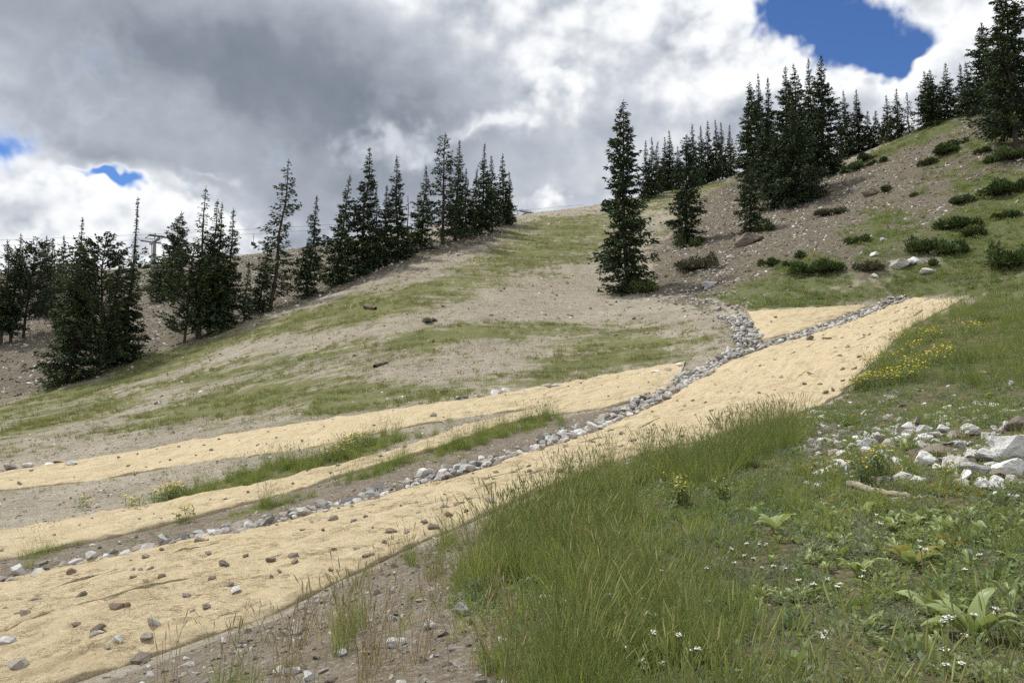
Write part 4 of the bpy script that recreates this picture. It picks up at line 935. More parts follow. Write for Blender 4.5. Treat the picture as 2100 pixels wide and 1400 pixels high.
def boulder(px, py, w, h, label, me, group='white boulders of the outcrop', name='boulder', depth=0.8):
    w, h = w * 1.15, h * 1.25
    p = hit(px, py + h * 0.42)[0]; s = p[1] / FPX; o = obj(name, me, None, None, label, 'boulder', group)
    o.location = (p[0], p[1], p[2] + h * s * 0.24); o.rotation_euler = (fr.uniform(-.1, .1), fr.uniform(-.1, .1), fr.uniform(-.5, .5)); KEEP.append((p[0], p[1], w * s * .5)); o.scale = (w * s * 1.12, w * s * depth, h * s * 1.25)
for k, (a) in enumerate([
 (2078,904,92,56,'largest pitted white boulder at the right edge'),(2086,866,50,34,'grey-brown boulder behind the largest white one'),(2068,949,76,36,'smooth bright white slab below the largest boulder'),(1896,937,50,28,'white boulder directly under the brown-topped slab'),
 (1960,946,64,36,'broad white boulder right of the brown-topped slab'),(2022,932,50,23,'lichen-tinged boulder between the broad white one and the bright slab'),(1999,956,62,26,'low rough boulder below the lichen-tinged one'),(1991,878,44,24,'rough grey boulder at the top of the outcrop'),
 (1891,895,38,18,'low pitted rock above the brown-topped slab'),(1893,877,34,17,'pitted rock at the back of the outcrop, over the low pitted one'),(1859,873,28,18,'blocky white rock at the upper left of the outcrop'),(1777,904,36,23,'lone jagged white rock left of the outcrop'),
 (1798,880,20,12,'small tan rock above the jagged white one'),(2028,891,36,18,'rough rock left of the largest boulder'),(1933,878,28,15,'small pitted rock in the back row of the outcrop'),(1970,909,28,15,'small white rock above the broad white boulder'),
 (2004,843,18,10,'small white rock in the grass above the outcrop'),(1682,969,36,20,'half-buried pale rock left of the yellow plants'),(1809,979,32,18,'pale rock beside the fallen branch, right one'),(1781,981,26,14,'darker rough rock beside the fallen branch, left one'),
 (1857,962,26,14,'small white rock between the branch and the outcrop'),(2047,984,44,23,'white rock with dark hollow, below the bright slab'),(2074,978,26,17,'small white rock at the right edge below the slab'),(2023,998,30,12,'flat white rock in the dark soil, lower right of outcrop'),
 (2060,1014,50,20,'rubbly grey rock at the right edge under the outcrop'),(1656,989,18,9,'tiny white stone in the green, left of the branch'),(1841,897,18,10,'small white stone left of the pitted rock'),(2048,1081,15,13,'round brown stone among the broad leaves'),
 (1825,901,16,9,'little white stone second left of the pitted rock'),(1735,925,16,9,'little white stone below the jagged white rock'),(1933,925,24,14,'white chip between the brown slab and the broad boulder'),(1950,893,20,10,'thin white rock in the middle of the outcrop'),
 (945,1249,34,24,'pale rock in the dirt in front of the tall grass'),(1123,1222,36,18,'light rock at the front foot of the tall grass'),(1170,1236,44,22,'wide light rock at the front foot of the tall grass, right one'),
 (596,1291,36,18,'white rock in the dirt below the blanket hem'),(617,1311,26,24,'rough pinkish rock beside the white rock in the dirt'),(570,1374,28,18,'left of two small white rocks at the bottom of the dirt'),(600,1371,26,20,'right of two small white rocks at the bottom of the dirt'),
 (802,1208,14,16,'small upright grey rock below the blanket hem'),(806,1265,22,14,'flat white chip in the dirt'),(880,1280,26,18,'blue-grey rock among dry grass stems'),(812,1312,40,22,'weathered rock among the dry stems'),(1030,1312,22,20,'small white rock in bottom grass'),(700,1335,20,16,'small pinkish rock among dry stems'),
 (1845,537,44,20,'white slab on the right slope under the double shrub'),(1868,533,26,14,'second white slab on the right slope'),(1888,534,18,12,'small white rock right of the two slabs'),(1900,553,30,11,'flat white rock below the slabs on the right slope'),(1793,520,22,8,'flat white rock left of the slabs on the right slope'),(1793,565,14,9,'small white rock below the flat one, above the ditch'),
 (1455,580,34,14,'pale slab in the stony wash'),(1812,490,14,8,'white rock on the green strip of the right slope'),
]):
    grp = 'white boulders of the outcrop' if 0 <= k < 32 else ('pale rocks in the foreground dirt' if k < 45 else 'pale rocks on the right slope')
    boulder(*a, BLD[k % 9] if k not in (1, 27) else BLG[k % 3], grp)
boulder(1913,921,60,24,'flat brown-topped slab in the middle of the white outcrop',BLG[1])
boulder(1534,487,64,24,'grey boulder under the short narrow spruce',BLG[0],'pale rocks on the right slope')
boulder(1785,392,34,12,'dark flat boulder on the upper scree',BLG[2],'pale rocks on the right slope')

# deadwood
def _wood(nt, b):
    n = noise(nt, vmap(nt, objco(nt), (2, 2, 2)), 8.0, 5, 0.7); lnk(nt, ramp(nt, n, [(0.3, (0.12, 0.10, 0.08)), (0.5, (0.32, 0.28, 0.22)), (0.75, (0.52, 0.48, 0.40))]), b.inputs['Base Color']); bump(nt, b, n, 0.8, 0.02)
M_wood = mat('weathered_wood', _wood, 0.9, 0.15)
M_wood2 = mat('brown_wood', lambda nt, b: lnk(nt, ramp(nt, noise(nt, objco(nt), 7.0, 4), [(0.35, (0.08, 0.058, 0.042)), (0.7, (0.25, 0.18, 0.125))]), b.inputs['Base Color']), 0.9, 0.15)
def branch(pix, r0, r1, label, m, twigs=0, cat='branch', name='fallen_branch', lift=0.02):
    L_ = hit(*dense(pix, 5).T); L_[:, 2] += lift + np.linspace(r0, r1, len(L_)) * 0.6; L_ += np.random.default_rng(len(pix)).normal(0, r0 * .25, L_.shape)
    if L_[0][1] < 12: KEEP.extend((q[0], q[1], .15) for q in L_)
    t = thing(name, L_[0], label, cat); m1 = MB(); m1.tube(L_ - L_[0], np.linspace(r0, r1, len(L_)), 8); obj('stem', m1.mesh('stem'), m, t)
    for k in range(twigs):
        i = 2 + (k * 3) % (len(L_) - 3); d = np.random.default_rng(k).normal(0, 1, 3) * (.12, .12, .03) + (0, 0, .05); m2 = MB(); m2.tube([L_[i] - L_[0], L_[i] - L_[0] + d], [r1 * .9, r1 * .3], 5); obj('twig', m2.mesh('twig'), m, t)
branch([(1742,1000),(1790,1012),(1840,1020),(1880,1026),(1918,1027)], .046, .016, 'bleached fallen branch lying in the meadow below the white outcrop', M_wood, 3)
branch([(1688,700),(1706,698)], .06, .04, 'short dark stick on the upper part of the wide blanket', M_wood2, lift=.06)
branch([(768,754),(796,744)], .09, .04, 'dark stick lying on the gravel patch of the hillside', M_wood2)
branch([(748,632),(770,635)], .15, .12, 'short brown log on the grassy hillside below the rib', M_wood2, cat='log', name='fallen_log')
branch([(905,806),(918,803)], .05, .03, 'small dark stick at the hem of the long upper blanket', M_wood2)

# ------------------------------------------------------------------ plants: small parts library (shared meshes)
LIB = {}
def _leafmat(name, stops, trans=0.35, rough=0.6):
    m = bpy.data.materials.new(name); m.use_nodes = True; nt = m.node_tree; b = nt.nodes['Principled BSDF']; b.inputs['Roughness'].default_value = rough; b.inputs['Specular IOR Level'].default_value = 0.3
    oi = nt.nodes.new('ShaderNodeObjectInfo'); r = V(nt, oi.outputs['Random']); p = geopos(nt); big = noise(nt, p, 0.9, 2, 0.5)
    f = (attr(nt, 'tint') * 0.55 + r * 0.2 + (big - 0.5) * 0.7 + 0.12).clamp()
    c = ramp(nt, f, stops); lnk(nt, c, b.inputs['Base Color'])
    tr = nt.nodes.new('ShaderNodeBsdfTranslucent'); lnk(nt, mixc(nt, 1.0, c, (1.25, 1.2, 0.75), 'MULTIPLY'), tr.inputs['Color'])
    mx = nt.nodes.new('ShaderNodeMixShader'); mx.inputs[0].default_value = trans; out = nt.nodes['Material Output']
    nt.links.new(b.outputs[0], mx.inputs[1]); nt.links.new(tr.outputs[0], mx.inputs[2]); nt.links.new(mx.outputs[0], out.inputs['Surface']); return m
M_tall = _leafmat('tall_grass', [(0.0, (0.12, 0.168, 0.064)), (0.45, (0.20, 0.255, 0.086)), (0.75, (0.31, 0.345, 0.13)), (1.0, (0.56, 0.51, 0.31))], 0.48)
M_hill = _leafmat('hill_grass', [(0.0, (0.095, 0.125, 0.036)), (0.5, (0.165, 0.19, 0.056)), (0.8, (0.28, 0.26, 0.115)), (1.0, (0.42, 0.37, 0.21))], 0.4)
M_forb = _leafmat('meadow_leaf', [(0.0, (0.10, 0.150, 0.070)), (0.45, (0.19, 0.25, 0.102)), (0.8, (0.31, 0.345, 0.15)), (1.0, (0.47, 0.43, 0.22))], 0.42)
M_sage = _leafmat('silvery_leaf', [(0.0, (0.115, 0.155, 0.105)), (0.5, (0.185, 0.225, 0.15)), (1.0, (0.29, 0.32, 0.225))], 0.35)
M_dry = _leafmat('dry_grass', [(0.0, (0.21, 0.175, 0.095)), (0.5, (0.37, 0.31, 0.18)), (1.0, (0.52, 0.45, 0.29))], 0.35)
M_rusty = _leafmat('rusty_leaf', [(0.0, (0.17, 0.18, 0.055)), (0.5, (0.28, 0.255, 0.075)), (1.0, (0.38, 0.29, 0.09))], 0.4)
M_stalk = mat('stalk', lambda nt, b: lnk(nt, ramp(nt, attr(nt, 'tint'), [(0, (0.13, 0.17, 0.06)), (1, (0.24, 0.25, 0.11))]), b.inputs['Base Color']), 0.7, 0.2)
M_yel = mat('yellow_petal', lambda nt, b: lnk(nt, ramp(nt, attr(nt, 'tint'), [(0, (0.62, 0.43, 0.02)), (1, (0.84, 0.68, 0.05))]), b.inputs['Base Color']), 0.6, 0.2)
M_wht = mat('white_petal', lambda nt, b: lnk(nt, ramp(nt, attr(nt, 'tint'), [(0, (0.62, 0.61, 0.55)), (1, (0.85, 0.85, 0.82))]), b.inputs['Base Color']), 0.6, 0.2)
def blades(r, n, h0, h1, w, spread, lean, base=(0, 0)):
    """n bent grass blades -> verts, quads, tints"""
    az = r.uniform(0, 6.283, n); rad = spread * np.sqrt(r.uniform(0, 1, n)); h = r.uniform(h0, h1, n); ln = np.abs(r.normal(lean, lean * .6, n)); az2 = az + r.normal(0, .7, n)
    d = np.stack([np.cos(az2), np.sin(az2), np.zeros(n)], -1); sd_ = np.stack([-d[:, 1], d[:, 0], np.zeros(n)], -1); tw = r.uniform(0, 3.14, n); sd_ = sd_ * np.cos(tw)[:, None] + d * np.sin(tw)[:, None]
    o = np.stack([base[0] + rad * np.cos(az), base[1] + rad * np.sin(az), np.full(n, -0.02)], -1); co = []
    for q, wf in ((0, .8), (.38, 1.0), (.74, .7), (1.0, .12)):
        c = o + d * (h * ln * q ** 1.9)[:, None]; c[:, 2] += h * (q - 0.28 * ln * q ** 2.5); s = sd_ * (w * wf * .5); co += [c - s, c + s]
    co = np.stack(co, 1).reshape(-1, 3); k = np.arange(n)[:, None] * 8; q = np.concatenate([k + np.array(f)[None] for f in ((0, 1, 3, 2), (2, 3, 5, 4), (4, 5, 7, 6))])
    return co, q, np.repeat(np.clip(r.normal(.46, .22, n), 0, 1), 8)
def seedstems(mb, r, n, h0, h1, spread, lean, w=0.004, head=0.09, hw=0.011, tint=0.95):
    for k in range(n):
        az = r.uniform(0, 6.28); o = np.array([math.cos(az), math.sin(az), 0]) * spread * r.uniform(0, 1); h = r.uniform(h0, h1); a2 = az + r.normal(0, .6); l = abs(r.normal(lean, lean * .6)) * h
        d = np.array([math.cos(a2), math.sin(a2), 0]); p = [o, o + d * l * .3 + (0, 0, h * .6), o + d * l + (0, 0, h)]
        mb.tube(p, [w * .5, w * .45, w * .3], 3, tint * .8); e = np.array(p[2]); u = (e - p[1]) / np.linalg.norm(e - p[1])
        mb.tube([e - u * .01, e + u * head * .4, e + u * head], [hw * .3, hw * .55, hw * .12], 4, tint)
def leaves(mb, r, n, l0, l1, wf, dome_r, dome_h, up=0.5):
    u = r.normal(0, 1, (n, 3)); u /= np.linalg.norm(u, axis=1)[:, None]; u[:, 2] = np.abs(u[:, 2]); p = u * r.uniform(.3, 1, n)[:, None] * (dome_r, dome_r, dome_h)
    L = r.uniform(l0, l1, n); co, q = cards(p, u * (1, 1, .3) + (0, 0, up) + r.normal(0, .3, (n, 3)), L, L * wf, r, .25); mb.add(co, q, np.repeat(np.clip(r.normal(.42, .17, n), 0, 1), 4))
def lib(name, fn, m, n):
    L_ = []
    for k in range(n):
        r = np.random.default_rng(hash_seed(name) + k); mb = MB(); fn(mb, r, k); me = mb.mesh(name, False); me.materials.append(m); L_.append(me)
    LIB[name] = L_
def hash_seed(s): return sum(ord(c) * (i + 1) for i, c in enumerate(s))
def f_tall(mb, r, k):
    co, q, t = blades(r, 40, .22, .58, .0062, .11, .34); mb.add(co, q, t); seedstems(mb, r, 7, .45, .72, .09, .26, .0035, .10, .010, 1.0)
def f_mid(mb, r, k): co, q, t = blades(r, 30, .12, .34, .0062, .09, .4); mb.add(co, q, t)
def f_short(mb, r, k): co, q, t = blades(r, 22, .05, .15, .006, .10, .6); mb.add(co, q, t)
def f_hill(mb, r, k): co, q, t = blades(r, 12, .09, .26, .012, .13, .5); mb.add(co, q, t)
def f_dry(mb, r, k): seedstems(mb, r, 5, .22, .46, .12, .22, .0045, .07, .010); co, q, t = blades(r, 7, .10, .22, .005, .08, .5); mb.add(co, q, t + .3)
def f_straw(mb, r, k): co, q, t = blades(r, 8, .10, .28, .0048, .06, .35); mb.add(co, q, t)
def f_forb(mb, r, k): leaves(mb, r, 42, .025, .065, .42, .12, .06 + .04 * (k % 3))
def f_forb2(mb, r, k): leaves(mb, r, 26, .05, .11, .38, .12, .11, .7)
def f_sage(mb, r, k): leaves(mb, r, 60, .03, .06, .24, .12, .13, .6)
lib('tall_tuft', f_tall, M_tall, 6); lib('mid_tuft', f_mid, M_tall, 5); lib('short_tuft', f_short, M_forb, 4); lib('hill_tuft', f_hill, M_hill, 5); lib('dry_stems', f_dry, M_dry, 5); lib('straw_tuft', f_straw, M_dry, 3)
lib('forb', f_forb, M_forb, 5); lib('forb_large', f_forb2, M_forb, 4); lib('sage', f_sage, M_sage, 4); lib('rusty_forb', f_forb2, M_rusty, 3)
LIB['pebble'] = variants(lambda k: hull_rock(200 + k, 11, random.uniform(.5, .8), random.uniform(1.0, 1.5)), M_peb, 8)
LIB['pale_pebble'] = variants(lambda k: hull_rock(240 + k, 11, random.uniform(.45, .8), random.uniform(1.0, 1.6)), M_white, 5)

def scatter(name, label, parts, pts, size, tilt=0.12):
    """one mass of uncountable small growth: instances of the library meshes on points"""
    n = len(pts)
    if n == 0: return
    lc = bpy.data.collections.new(name + '_source'); k = 0
    for p in parts:
        for me in LIB[p]:
            o = bpy.data.objects.new('%02d_%s' % (k, name), me); lc.objects.link(o); k += 1
    me = bpy.data.meshes.new(name); me.vertices.add(n); me.vertices.foreach_set('co', np.ascontiguousarray(pts, float).ravel())
    r = np.random.default_rng(n)
    a = me.attributes.new('rot', 'FLOAT_VECTOR', 'POINT'); rot = np.c_[r.normal(0, tilt, n), r.normal(0, tilt, n), r.uniform(0, 6.283, n)]; a.data.foreach_set('vector', rot.astype(np.float32).ravel())
    a = me.attributes.new('size', 'FLOAT', 'POINT'); a.data.foreach_set('value', np.asarray(size, np.float32) * np.ones(n, np.float32))
    a = me.attributes.new('pick', 'INT', 'POINT'); a.data.foreach_set('value', r.integers(0, k, n).astype(np.int32))
    ng = bpy.data.node_groups.new(name, 'GeometryNodeTree'); ng.interface.new_socket('Geometry', in_out='INPUT', socket_type='NodeSocketGeometry'); ng.interface.new_socket('Geometry', in_out='OUTPUT', socket_type='NodeSocketGeometry')
    N = ng.nodes.new; gi, go = N('NodeGroupInput'), N('NodeGroupOutput'); ip = N('GeometryNodeInstanceOnPoints'); ci = N('GeometryNodeCollectionInfo')
    ci.inputs['Collection'].default_value = lc; ci.inputs['Separate Children'].default_value = True; ci.inputs['Reset Children'].default_value = True
    def na(nm, ty):
        q = N('GeometryNodeInputNamedAttribute'); q.data_type = ty; q.inputs['Name'].default_value = nm; return q.outputs['Attribute']
    l = ng.links.new; e2r = N('FunctionNodeEulerToRotation'); l(na('rot', 'FLOAT_VECTOR'), e2r.inputs[0])
    l(gi.outputs[0], ip.inputs['Points']); l(ci.outputs[0], ip.inputs['Instance']); ip.inputs['Pick Instance'].default_value = True
    l(na('pick', 'INT'), ip.inputs['Instance Index']); l(e2r.outputs[0], ip.inputs['Rotation']); l(na('size', 'FLOAT'), ip.inputs['Scale']); l(ip.outputs[0], go.inputs[0])
    o = obj(name, me, None, label=label, kind='stuff'); md = o.modifiers.new('scatter', 'NODES'); md.node_group = ng; return o
BROAD = [
 (1915,1262,125,8,'big upright broad-leaved plant left of the pale large one, lower right'),(2003,1312,165,12,'largest pale broad-leaved plant in the lower right corner'),(1870,1162,105,9,'rusty brown-leaved plant in the middle of the meadow',True),
 (1765,1182,85,8,'spreading plant left below the rusty one'),(1592,1090,90,8,'broad-leaved plant beside the dark flower clump'),(1775,1062,70,7,'bright plant directly under the fallen branch'),(1640,1088,60,6,'pale-leaved plant right of the one beside the flower clump'),
 (1828,1086,62,7,'plant with bleached leaf tips below the branch'),(1872,1078,52,6,'small plant right of the bleached one below the branch'),(1550,1262,52,5,'curled-leaf plant in the grass at mid bottom'),(1728,1120,64,7,'narrow-leaved plant between the spreading and the bleached ones'),
 (1912,1060,50,6,'small plant under the far end of the fallen branch'),(1946,1088,56,6,'yellowish plant right of centre in the meadow'),(1990,1062,56,6,'plant left of the round brown stone'),(2020,1100,58,6,'plant right below the round brown stone'),(2080,1085,60,6,'plant at the right edge below the rubbly rock'),
 (1690,1062,54,6,'small plant left under the fallen branch'),(1855,925,52,7,'plant growing at the foot of the brown-topped slab'),(1980,1160,54,6,'small plant right of the rusty one'),(2060,1160,60,6,'plant at the right edge above the largest pale one'),(1660,1150,48,6,'small plant left of the spreading one'),
 (1930,1130,48,5,'small plant above right of the rusty one'),(1800,1130,46,5,'small plant above left of the rusty one'),(1550,1060,56,6,'plant just behind the dark flower clump'),(2075,1250,66,7,'plant cut by the right edge beside the largest pale one'),(1905,1330,54,6,'small plant under the big upright one'),
]
for a in BROAD:
    _p = hit(a[0], a[1])[0]; KEEP.append((_p[0], _p[1], a[2] / FPX * _p[1] * .38))
sr = np.random.default_rng(77)
def throw(n, box, weight, clear=True):
    """random points in a plan box kept by a weight field (0..1)"""
    x = sr.uniform(box[0], box[1], n); y = sr.uniform(box[2], box[3], n); w = weight(x, y); k = sr.random(n) < w
    x, y = x[k], y[k]
    if clear:
        k = ~on_blanket(x, y); x, y = x[k], y[k]
        d = np.minimum(dist_poly(x, y, DITCH[::2])[0], np.minimum(dist_poly(x, y, ARM_A)[0], dist_poly(x, y, ARM_B[::2])[0])); x, y = x[d > .5], y[d > .5]
    for kx, ky, kr in KEEP:
        k = (x - kx) ** 2 + (y - ky) ** 2 > kr * kr; x, y = x[k], y[k]
    px, py, dep = project(x, y, HZ(x, y)); k = (px > -150) & (px < 2250) & (dep > 1.2) & (py < 1750); x, y = x[k], y[k]
    return np.c_[x, y, HZ(x, y)]
A = lambda F: (lambda x, y: lookup(F, x, y))
def patchy(F, s, lo, hi, seed, pw=1.0): return lambda x, y: lookup(F, x, y) ** pw * np.clip((fbm(x / s, y / s, 3, seed) - lo) / (hi - lo), 0, 1)
# grass of the hillside
p = throw(260000, (-40, 30, 24, 112), lambda x, y: lookup(A_hill, x, y) ** 1.2 * np.clip(fbm(x * .35, y * 1.6, 4, 500) * 1.8 + .5, 0, 1) * np.clip(40 / y, .3, 1)); scatter('grass', 'thin green grass growing in bands across the gravel hillside', ['hill_tuft', 'hill_tuft', 'hill_tuft', 'straw_tuft'], p, sr.uniform(.4, 1.15, len(p)) ** 1.3)
p = throw(80000, (-40, 30, 22, 70), lambda x, y: .12 * (1 - lookup(A_veg, x, y)) * (fbm(x / 3, y / 3, 3, 900) > -.1)); scatter('grass', 'sparse thin grass tufts on the bare gravel', ['hill_tuft', 'straw_tuft', 'straw_tuft'], p, sr.uniform(.3, .7, len(p)))
p = throw(30000, (-12, 8, 12, 30), patchy(A_bank, .7, -.95, .25, 520, 1.2)); scatter('grass', 'taller grass in the strips between the straw blankets', ['mid_tuft', 'tall_tuft', 'mid_tuft'], p, sr.uniform(.4, .88, len(p)))
p = throw(80000, (6, 60, 26, 82), lambda x, y: patchy(A_right, 1.6, -.9, .2, 540)(x, y) * np.clip(36 / y, .3, 1)); scatter('ground_cover', 'low green plants and grass covering the right-hand slope', ['hill_tuft', 'forb', 'forb_large', 'sage'], p, sr.uniform(.9, 1.9, len(p)))
# meadow
md = lambda x, y: lookup(A_mead, x, y)
def near(x, y): return np.clip(9.0 / np.hypot(x, y), .22, 1)
g1 = lambda x, y: np.clip(fbm(x / 1.1, y / 1.1, 3, 610) * 1.2 + .5, 0, 1)
def wash(x, y): return np.exp(-((project(x, y, HZ(x, y))[1] - 930) / 70) ** 2) * (project(x, y, HZ(x, y))[0] > 1640)
p = throw(84000, (-2, 26, 2.0, 34), lambda x, y: md(x, y) * near(x, y) * (.35 + .65 * g1(x, y)) * (1 - .8 * wash(x, y))); scatter('ground_cover', 'low leafy meadow plants carpeting the right foreground', ['forb', 'forb_large', 'short_tuft', 'forb', 'sage'], p, sr.uniform(.45, 1.15, len(p)))
p = throw(16000, (-2, 26, 2.0, 34), lambda x, y: md(x, y) * near(x, y) * (1 - g1(x, y)) * .8); scatter('ground_cover', 'grey-green silvery herbs scattered through the meadow', ['sage'], p, sr.uniform(.8, 1.5, len(p)))
p = throw(30000, (-2, 26, 2.0, 34), lambda x, y: md(x, y) * near(x, y) * np.clip(fbm(x / 2.2, y / 2.2, 3, 640) * 1.4 + .2, 0, 1) * .8); scatter('grass', 'ordinary meadow grass mixed among the herbs', ['mid_tuft', 'mid_tuft', 'straw_tuft'], p, sr.uniform(.55, 1.05, len(p)))
rusty = region([[(1660,980),(1720,940),(1850,945),(2040,985),(2040,1040),(1900,1060),(1700,1010)],[(1800,1120),(1950,1100),(1960,1180),(1820,1180)]], jit=.5)
p = throw(6000, (2, 9, 4, 13), lambda x, y: lookup(rusty, x, y) * .35); scatter('ground_cover', 'rusty yellow low plants around the fallen branch', ['rusty_forb', 'forb', 'rusty_forb'], p, sr.uniform(.5, .95, len(p)))
# tall bunch grass: the big stand in front, the bank along the blanket hem, and the bottom edge
TALL = region([[(965,1240),(985,1160),(1010,1095),(1090,1065),(1160,1050),(1260,1045),(1335,1060),(1340,1120),(1345,1250),(1360,1420),(1210,1420),(1205,1290),(1150,1205),(1040,1205)],
 [(1090,1050),(1200,990),(1300,955),(1400,935),(1500,910),(1640,868),(1648,915),(1560,960),(1440,1000),(1300,1000),(1200,1040)]], jit=.25)
p = throw(7600, (-2, 8, 4, 18), lambda x, y: lookup(TALL, x, y) ** 1.8 * np.clip(fbm(x / .45, y / .45, 2, 700) * 1.4 + .55, .03, 1)); scatter('grass', 'tall dense green bunch grass with seed heads in front of the wide blanket', ['tall_tuft'], p, sr.uniform(.5, 1.02, len(p)), .13)
LOW = region([[(1090,1500),(1100,1340),(1180,1290),(1330,1240),(1430,1260),(1530,1330),(1620,1440),(1800,1470),(2300,1480),(2300,1900),(1090,1900)]], jit=.4)
p = throw(16000, (-1, 6, 2.2, 7), lambda x, y: lookup(LOW, x, y) * np.clip(fbm(x / .5, y / .5, 2, 720) * 1.5 + .35, .02, 1) * .8); scatter('grass', 'light green grass along the bottom of the picture', ['mid_tuft', 'mid_tuft', 'tall_tuft', 'straw_tuft'], p, sr.uniform(.45, .95, len(p)), .14)
DRY = region([[(330,1500),(340,1370),(560,1285),(700,1215),(860,1130),(980,1090),(990,1200),(960,1280),(1060,1330),(1060,1500)]], jit=.3)
p = throw(900, (-4, 1, 3.5, 12), lambda x, y: lookup(DRY, x, y) * np.clip(fbm(x / .7, y / .7, 2, 740) + .25, 0, 1)); scatter('grass', 'thin dry grass stems standing in the dirt below the blanket hem', ['dry_stems'], p, sr.uniform(.6, 1.05, len(p)), .14)
p = throw(1500, (-4, 1, 3.5, 12), lambda x, y: lookup(DRY, x, y) * np.clip(fbm(x / .6, y / .6, 2, 745) + .0, 0, 1)); scatter('grass', 'small green grass tufts in the dirt below the blanket hem', ['mid_tuft', 'tall_tuft'], p, sr.uniform(.45, .8, len(p)), .12)
p = throw(6000, (-16, 6, 11, 26), lambda x, y: np.clip(lookup(A_dirt, x, y) + .25 * (1 - lookup(A_veg, x, y)), 0, 1) * np.clip(fbm(x / .9, y / .9, 3, 760) - .1, 0, 1) * .7); scatter('ground_cover', 'small weeds on the brown berm by the ditch', ['forb', 'mid_tuft', 'sage', 'short_tuft'], p, sr.uniform(.5, .95, len(p)))
# stones too small to tell apart
def bare(x, y): return 1 - np.clip(lookup(A_veg, x, y), 0, .93)
p = throw(22000, (-5, 3, 3.5, 13), lambda x, y: lookup(A_dirt, x, y) * .6); scatter('gravel', 'gravel and small stones in the foreground dirt', ['pebble', 'pebble', 'pale_pebble'], p, .012 + .085 * sr.random(len(p)) ** 4.5, .5)
p = throw(34000, (-22, 10, 11, 40), lambda x, y: bare(x, y) * .5); scatter('gravel', 'gravel on the bare ground around the blankets', ['pebble', 'pebble', 'pale_pebble'], p, .03 + .09 * sr.random(len(p)) ** 3, .5)
p = throw(190000, (-60, 60, 36, 112), lambda x, y: bare(x, y) * (.10 + .90 * lookup(A_scree, x, y)) * .6); scatter('gravel', 'scree stones strewn over the bare slopes', ['pebble'] * 3 + ['pale_pebble'], p, .07 + .26 * sr.random(len(p)) ** 3, .5)
p = throw(13000, (3, 14, 7, 18), lambda x, y: np.clip(wash(x, y) * 1.3, 0, 1) * md(x, y) * .65); scatter('gravel', 'small white stones around the outcrop', ['pale_pebble', 'pale_pebble', 'pebble'], p, .03 + .24 * sr.random(len(p)) ** 3, .4)
lib('fibre', lambda mb, r, k: [mb.tube([(a, b, .004), (a + math.cos(g) * l * .5, b + math.sin(g) * l * .5, .004 + .012 * r.random()), (a + math.cos(g) * l, b + math.sin(g) * l, .004)], [.0018, .002, .0013], 3, r.random()) for a, b, g, l in zip(r.normal(0, .09, 16), r.normal(0, .09, 16), r.uniform(0, 6.28, 16), r.uniform(.06, .16, 16))], M_straw, 5)
X_, Y_, Z_ = (np.concatenate([c[i].ravel() for c in BLANKET_CELLS]) for i in range(3))
k = np.where((Y_ < 24) & (np.abs(X_) < 1 + .75 * Y_))[0]; k = k[sr.random(len(k)) < np.clip(90 / Y_[k] ** 2, 0, 1) * .028]
scatter('straw', 'loose straw fibres standing out of the erosion blankets', ['fibre'], np.c_[X_[k], Y_[k], Z_[k]], sr.uniform(.7, 1.3, len(k)), .1)
UPM = region([[(1790,745),(1860,680),(1980,625),(2250,620),(2250,800),(2000,800),(1900,790),(1780,790)]], jit=.4)
p = throw(20000, (8, 34, 14, 38), lambda x, y: lookup(UPM, x, y) * np.clip(fbm(x / 1.2, y / 1.2, 3, 780) + .5, .05, 1) * .7); scatter('grass', 'knee-high green grass at the top of the meadow beside the wide blanket', ['tall_tuft', 'mid_tuft'], p, sr.uniform(.6, 1.05, len(p)))

# ------------------------------------------------------------------ broad-leaved plants
def leaf_mesh(k):
    r = np.random.default_rng(400 + k); n, co = 9, []
    for i in range(n):
        q = i / (n - 1); w = .17 * math.sin(math.pi * min(1, q * .93 + .07)) ** .75 * (1 - .35 * q) if i < n - 1 else .004
        arch = .42 + .18 * k / 4; x = q * math.cos(arch * q); z = q * .55 - (.55 + .12 * k / 4) * q ** 2.4 * .75; wav = .02 * math.sin(q * 9 + k)
        co += [(x, -w, z + .05 * w / .17 + wav), (x, -w * .5, z + .012), (x, 0, z - .018), (x, w * .5, z + .012), (x, w, z + .05 * w / .17 - wav)]
    f = [(i * 5 + j, i * 5 + j + 1, i * 5 + j + 6, i * 5 + j + 5) for i in range(n - 1) for j in range(4)]
    t = np.clip(np.full(len(co), .5) + .12 * np.array([abs((i % 5) - 2) for i in range(len(co))]) / 2, 0, 1)
    me = tri_mesh('leaf', np.array(co), f, True, {'tint': t}); return me
M_broad = _leafmat('broad_leaf', [(0.0, (0.18, 0.24, 0.10)), (0.5, (0.29, 0.36, 0.155)), (1.0, (0.46, 0.50, 0.27))], 0.3, 0.38)
LEAF = [leaf_mesh(k) for k in range(5)]
for me in LEAF: me.materials.append(M_broad)
LEAFR = [m.copy() for m in LEAF]
for me in LEAFR: me.materials.clear(); me.materials.append(M_rusty)
pr = np.random.default_rng(33)
def broadleaf(px, py, wpx, n, label, rusty=False):
    p = hit(px, py)[0]; s = wpx / FPX * p[1] * .74
    t = thing('broadleaf_plant', (p[0], p[1], p[2] - .01), label, 'plant', 'broad-leaved plants in the meadow', pr.uniform(0, 6.28))
    for k in range(n):
        src = LEAFR if rusty and pr.random() < .75 else LEAF
        o = obj('leaf', src[pr.integers(5)], None, t); ring = k / n; steep = pr.uniform(-.25, .15) - (.75 if k % 3 == 0 else .32)
        sc_ = s * pr.uniform(.75, 1.15); o.scale = (sc_, sc_ * pr.uniform(.9, 1.25), sc_); o.rotation_euler = (pr.uniform(-.25, .25), steep, k * 2.4 + pr.uniform(-.35, .35))
for a in BROAD: broadleaf(*a)

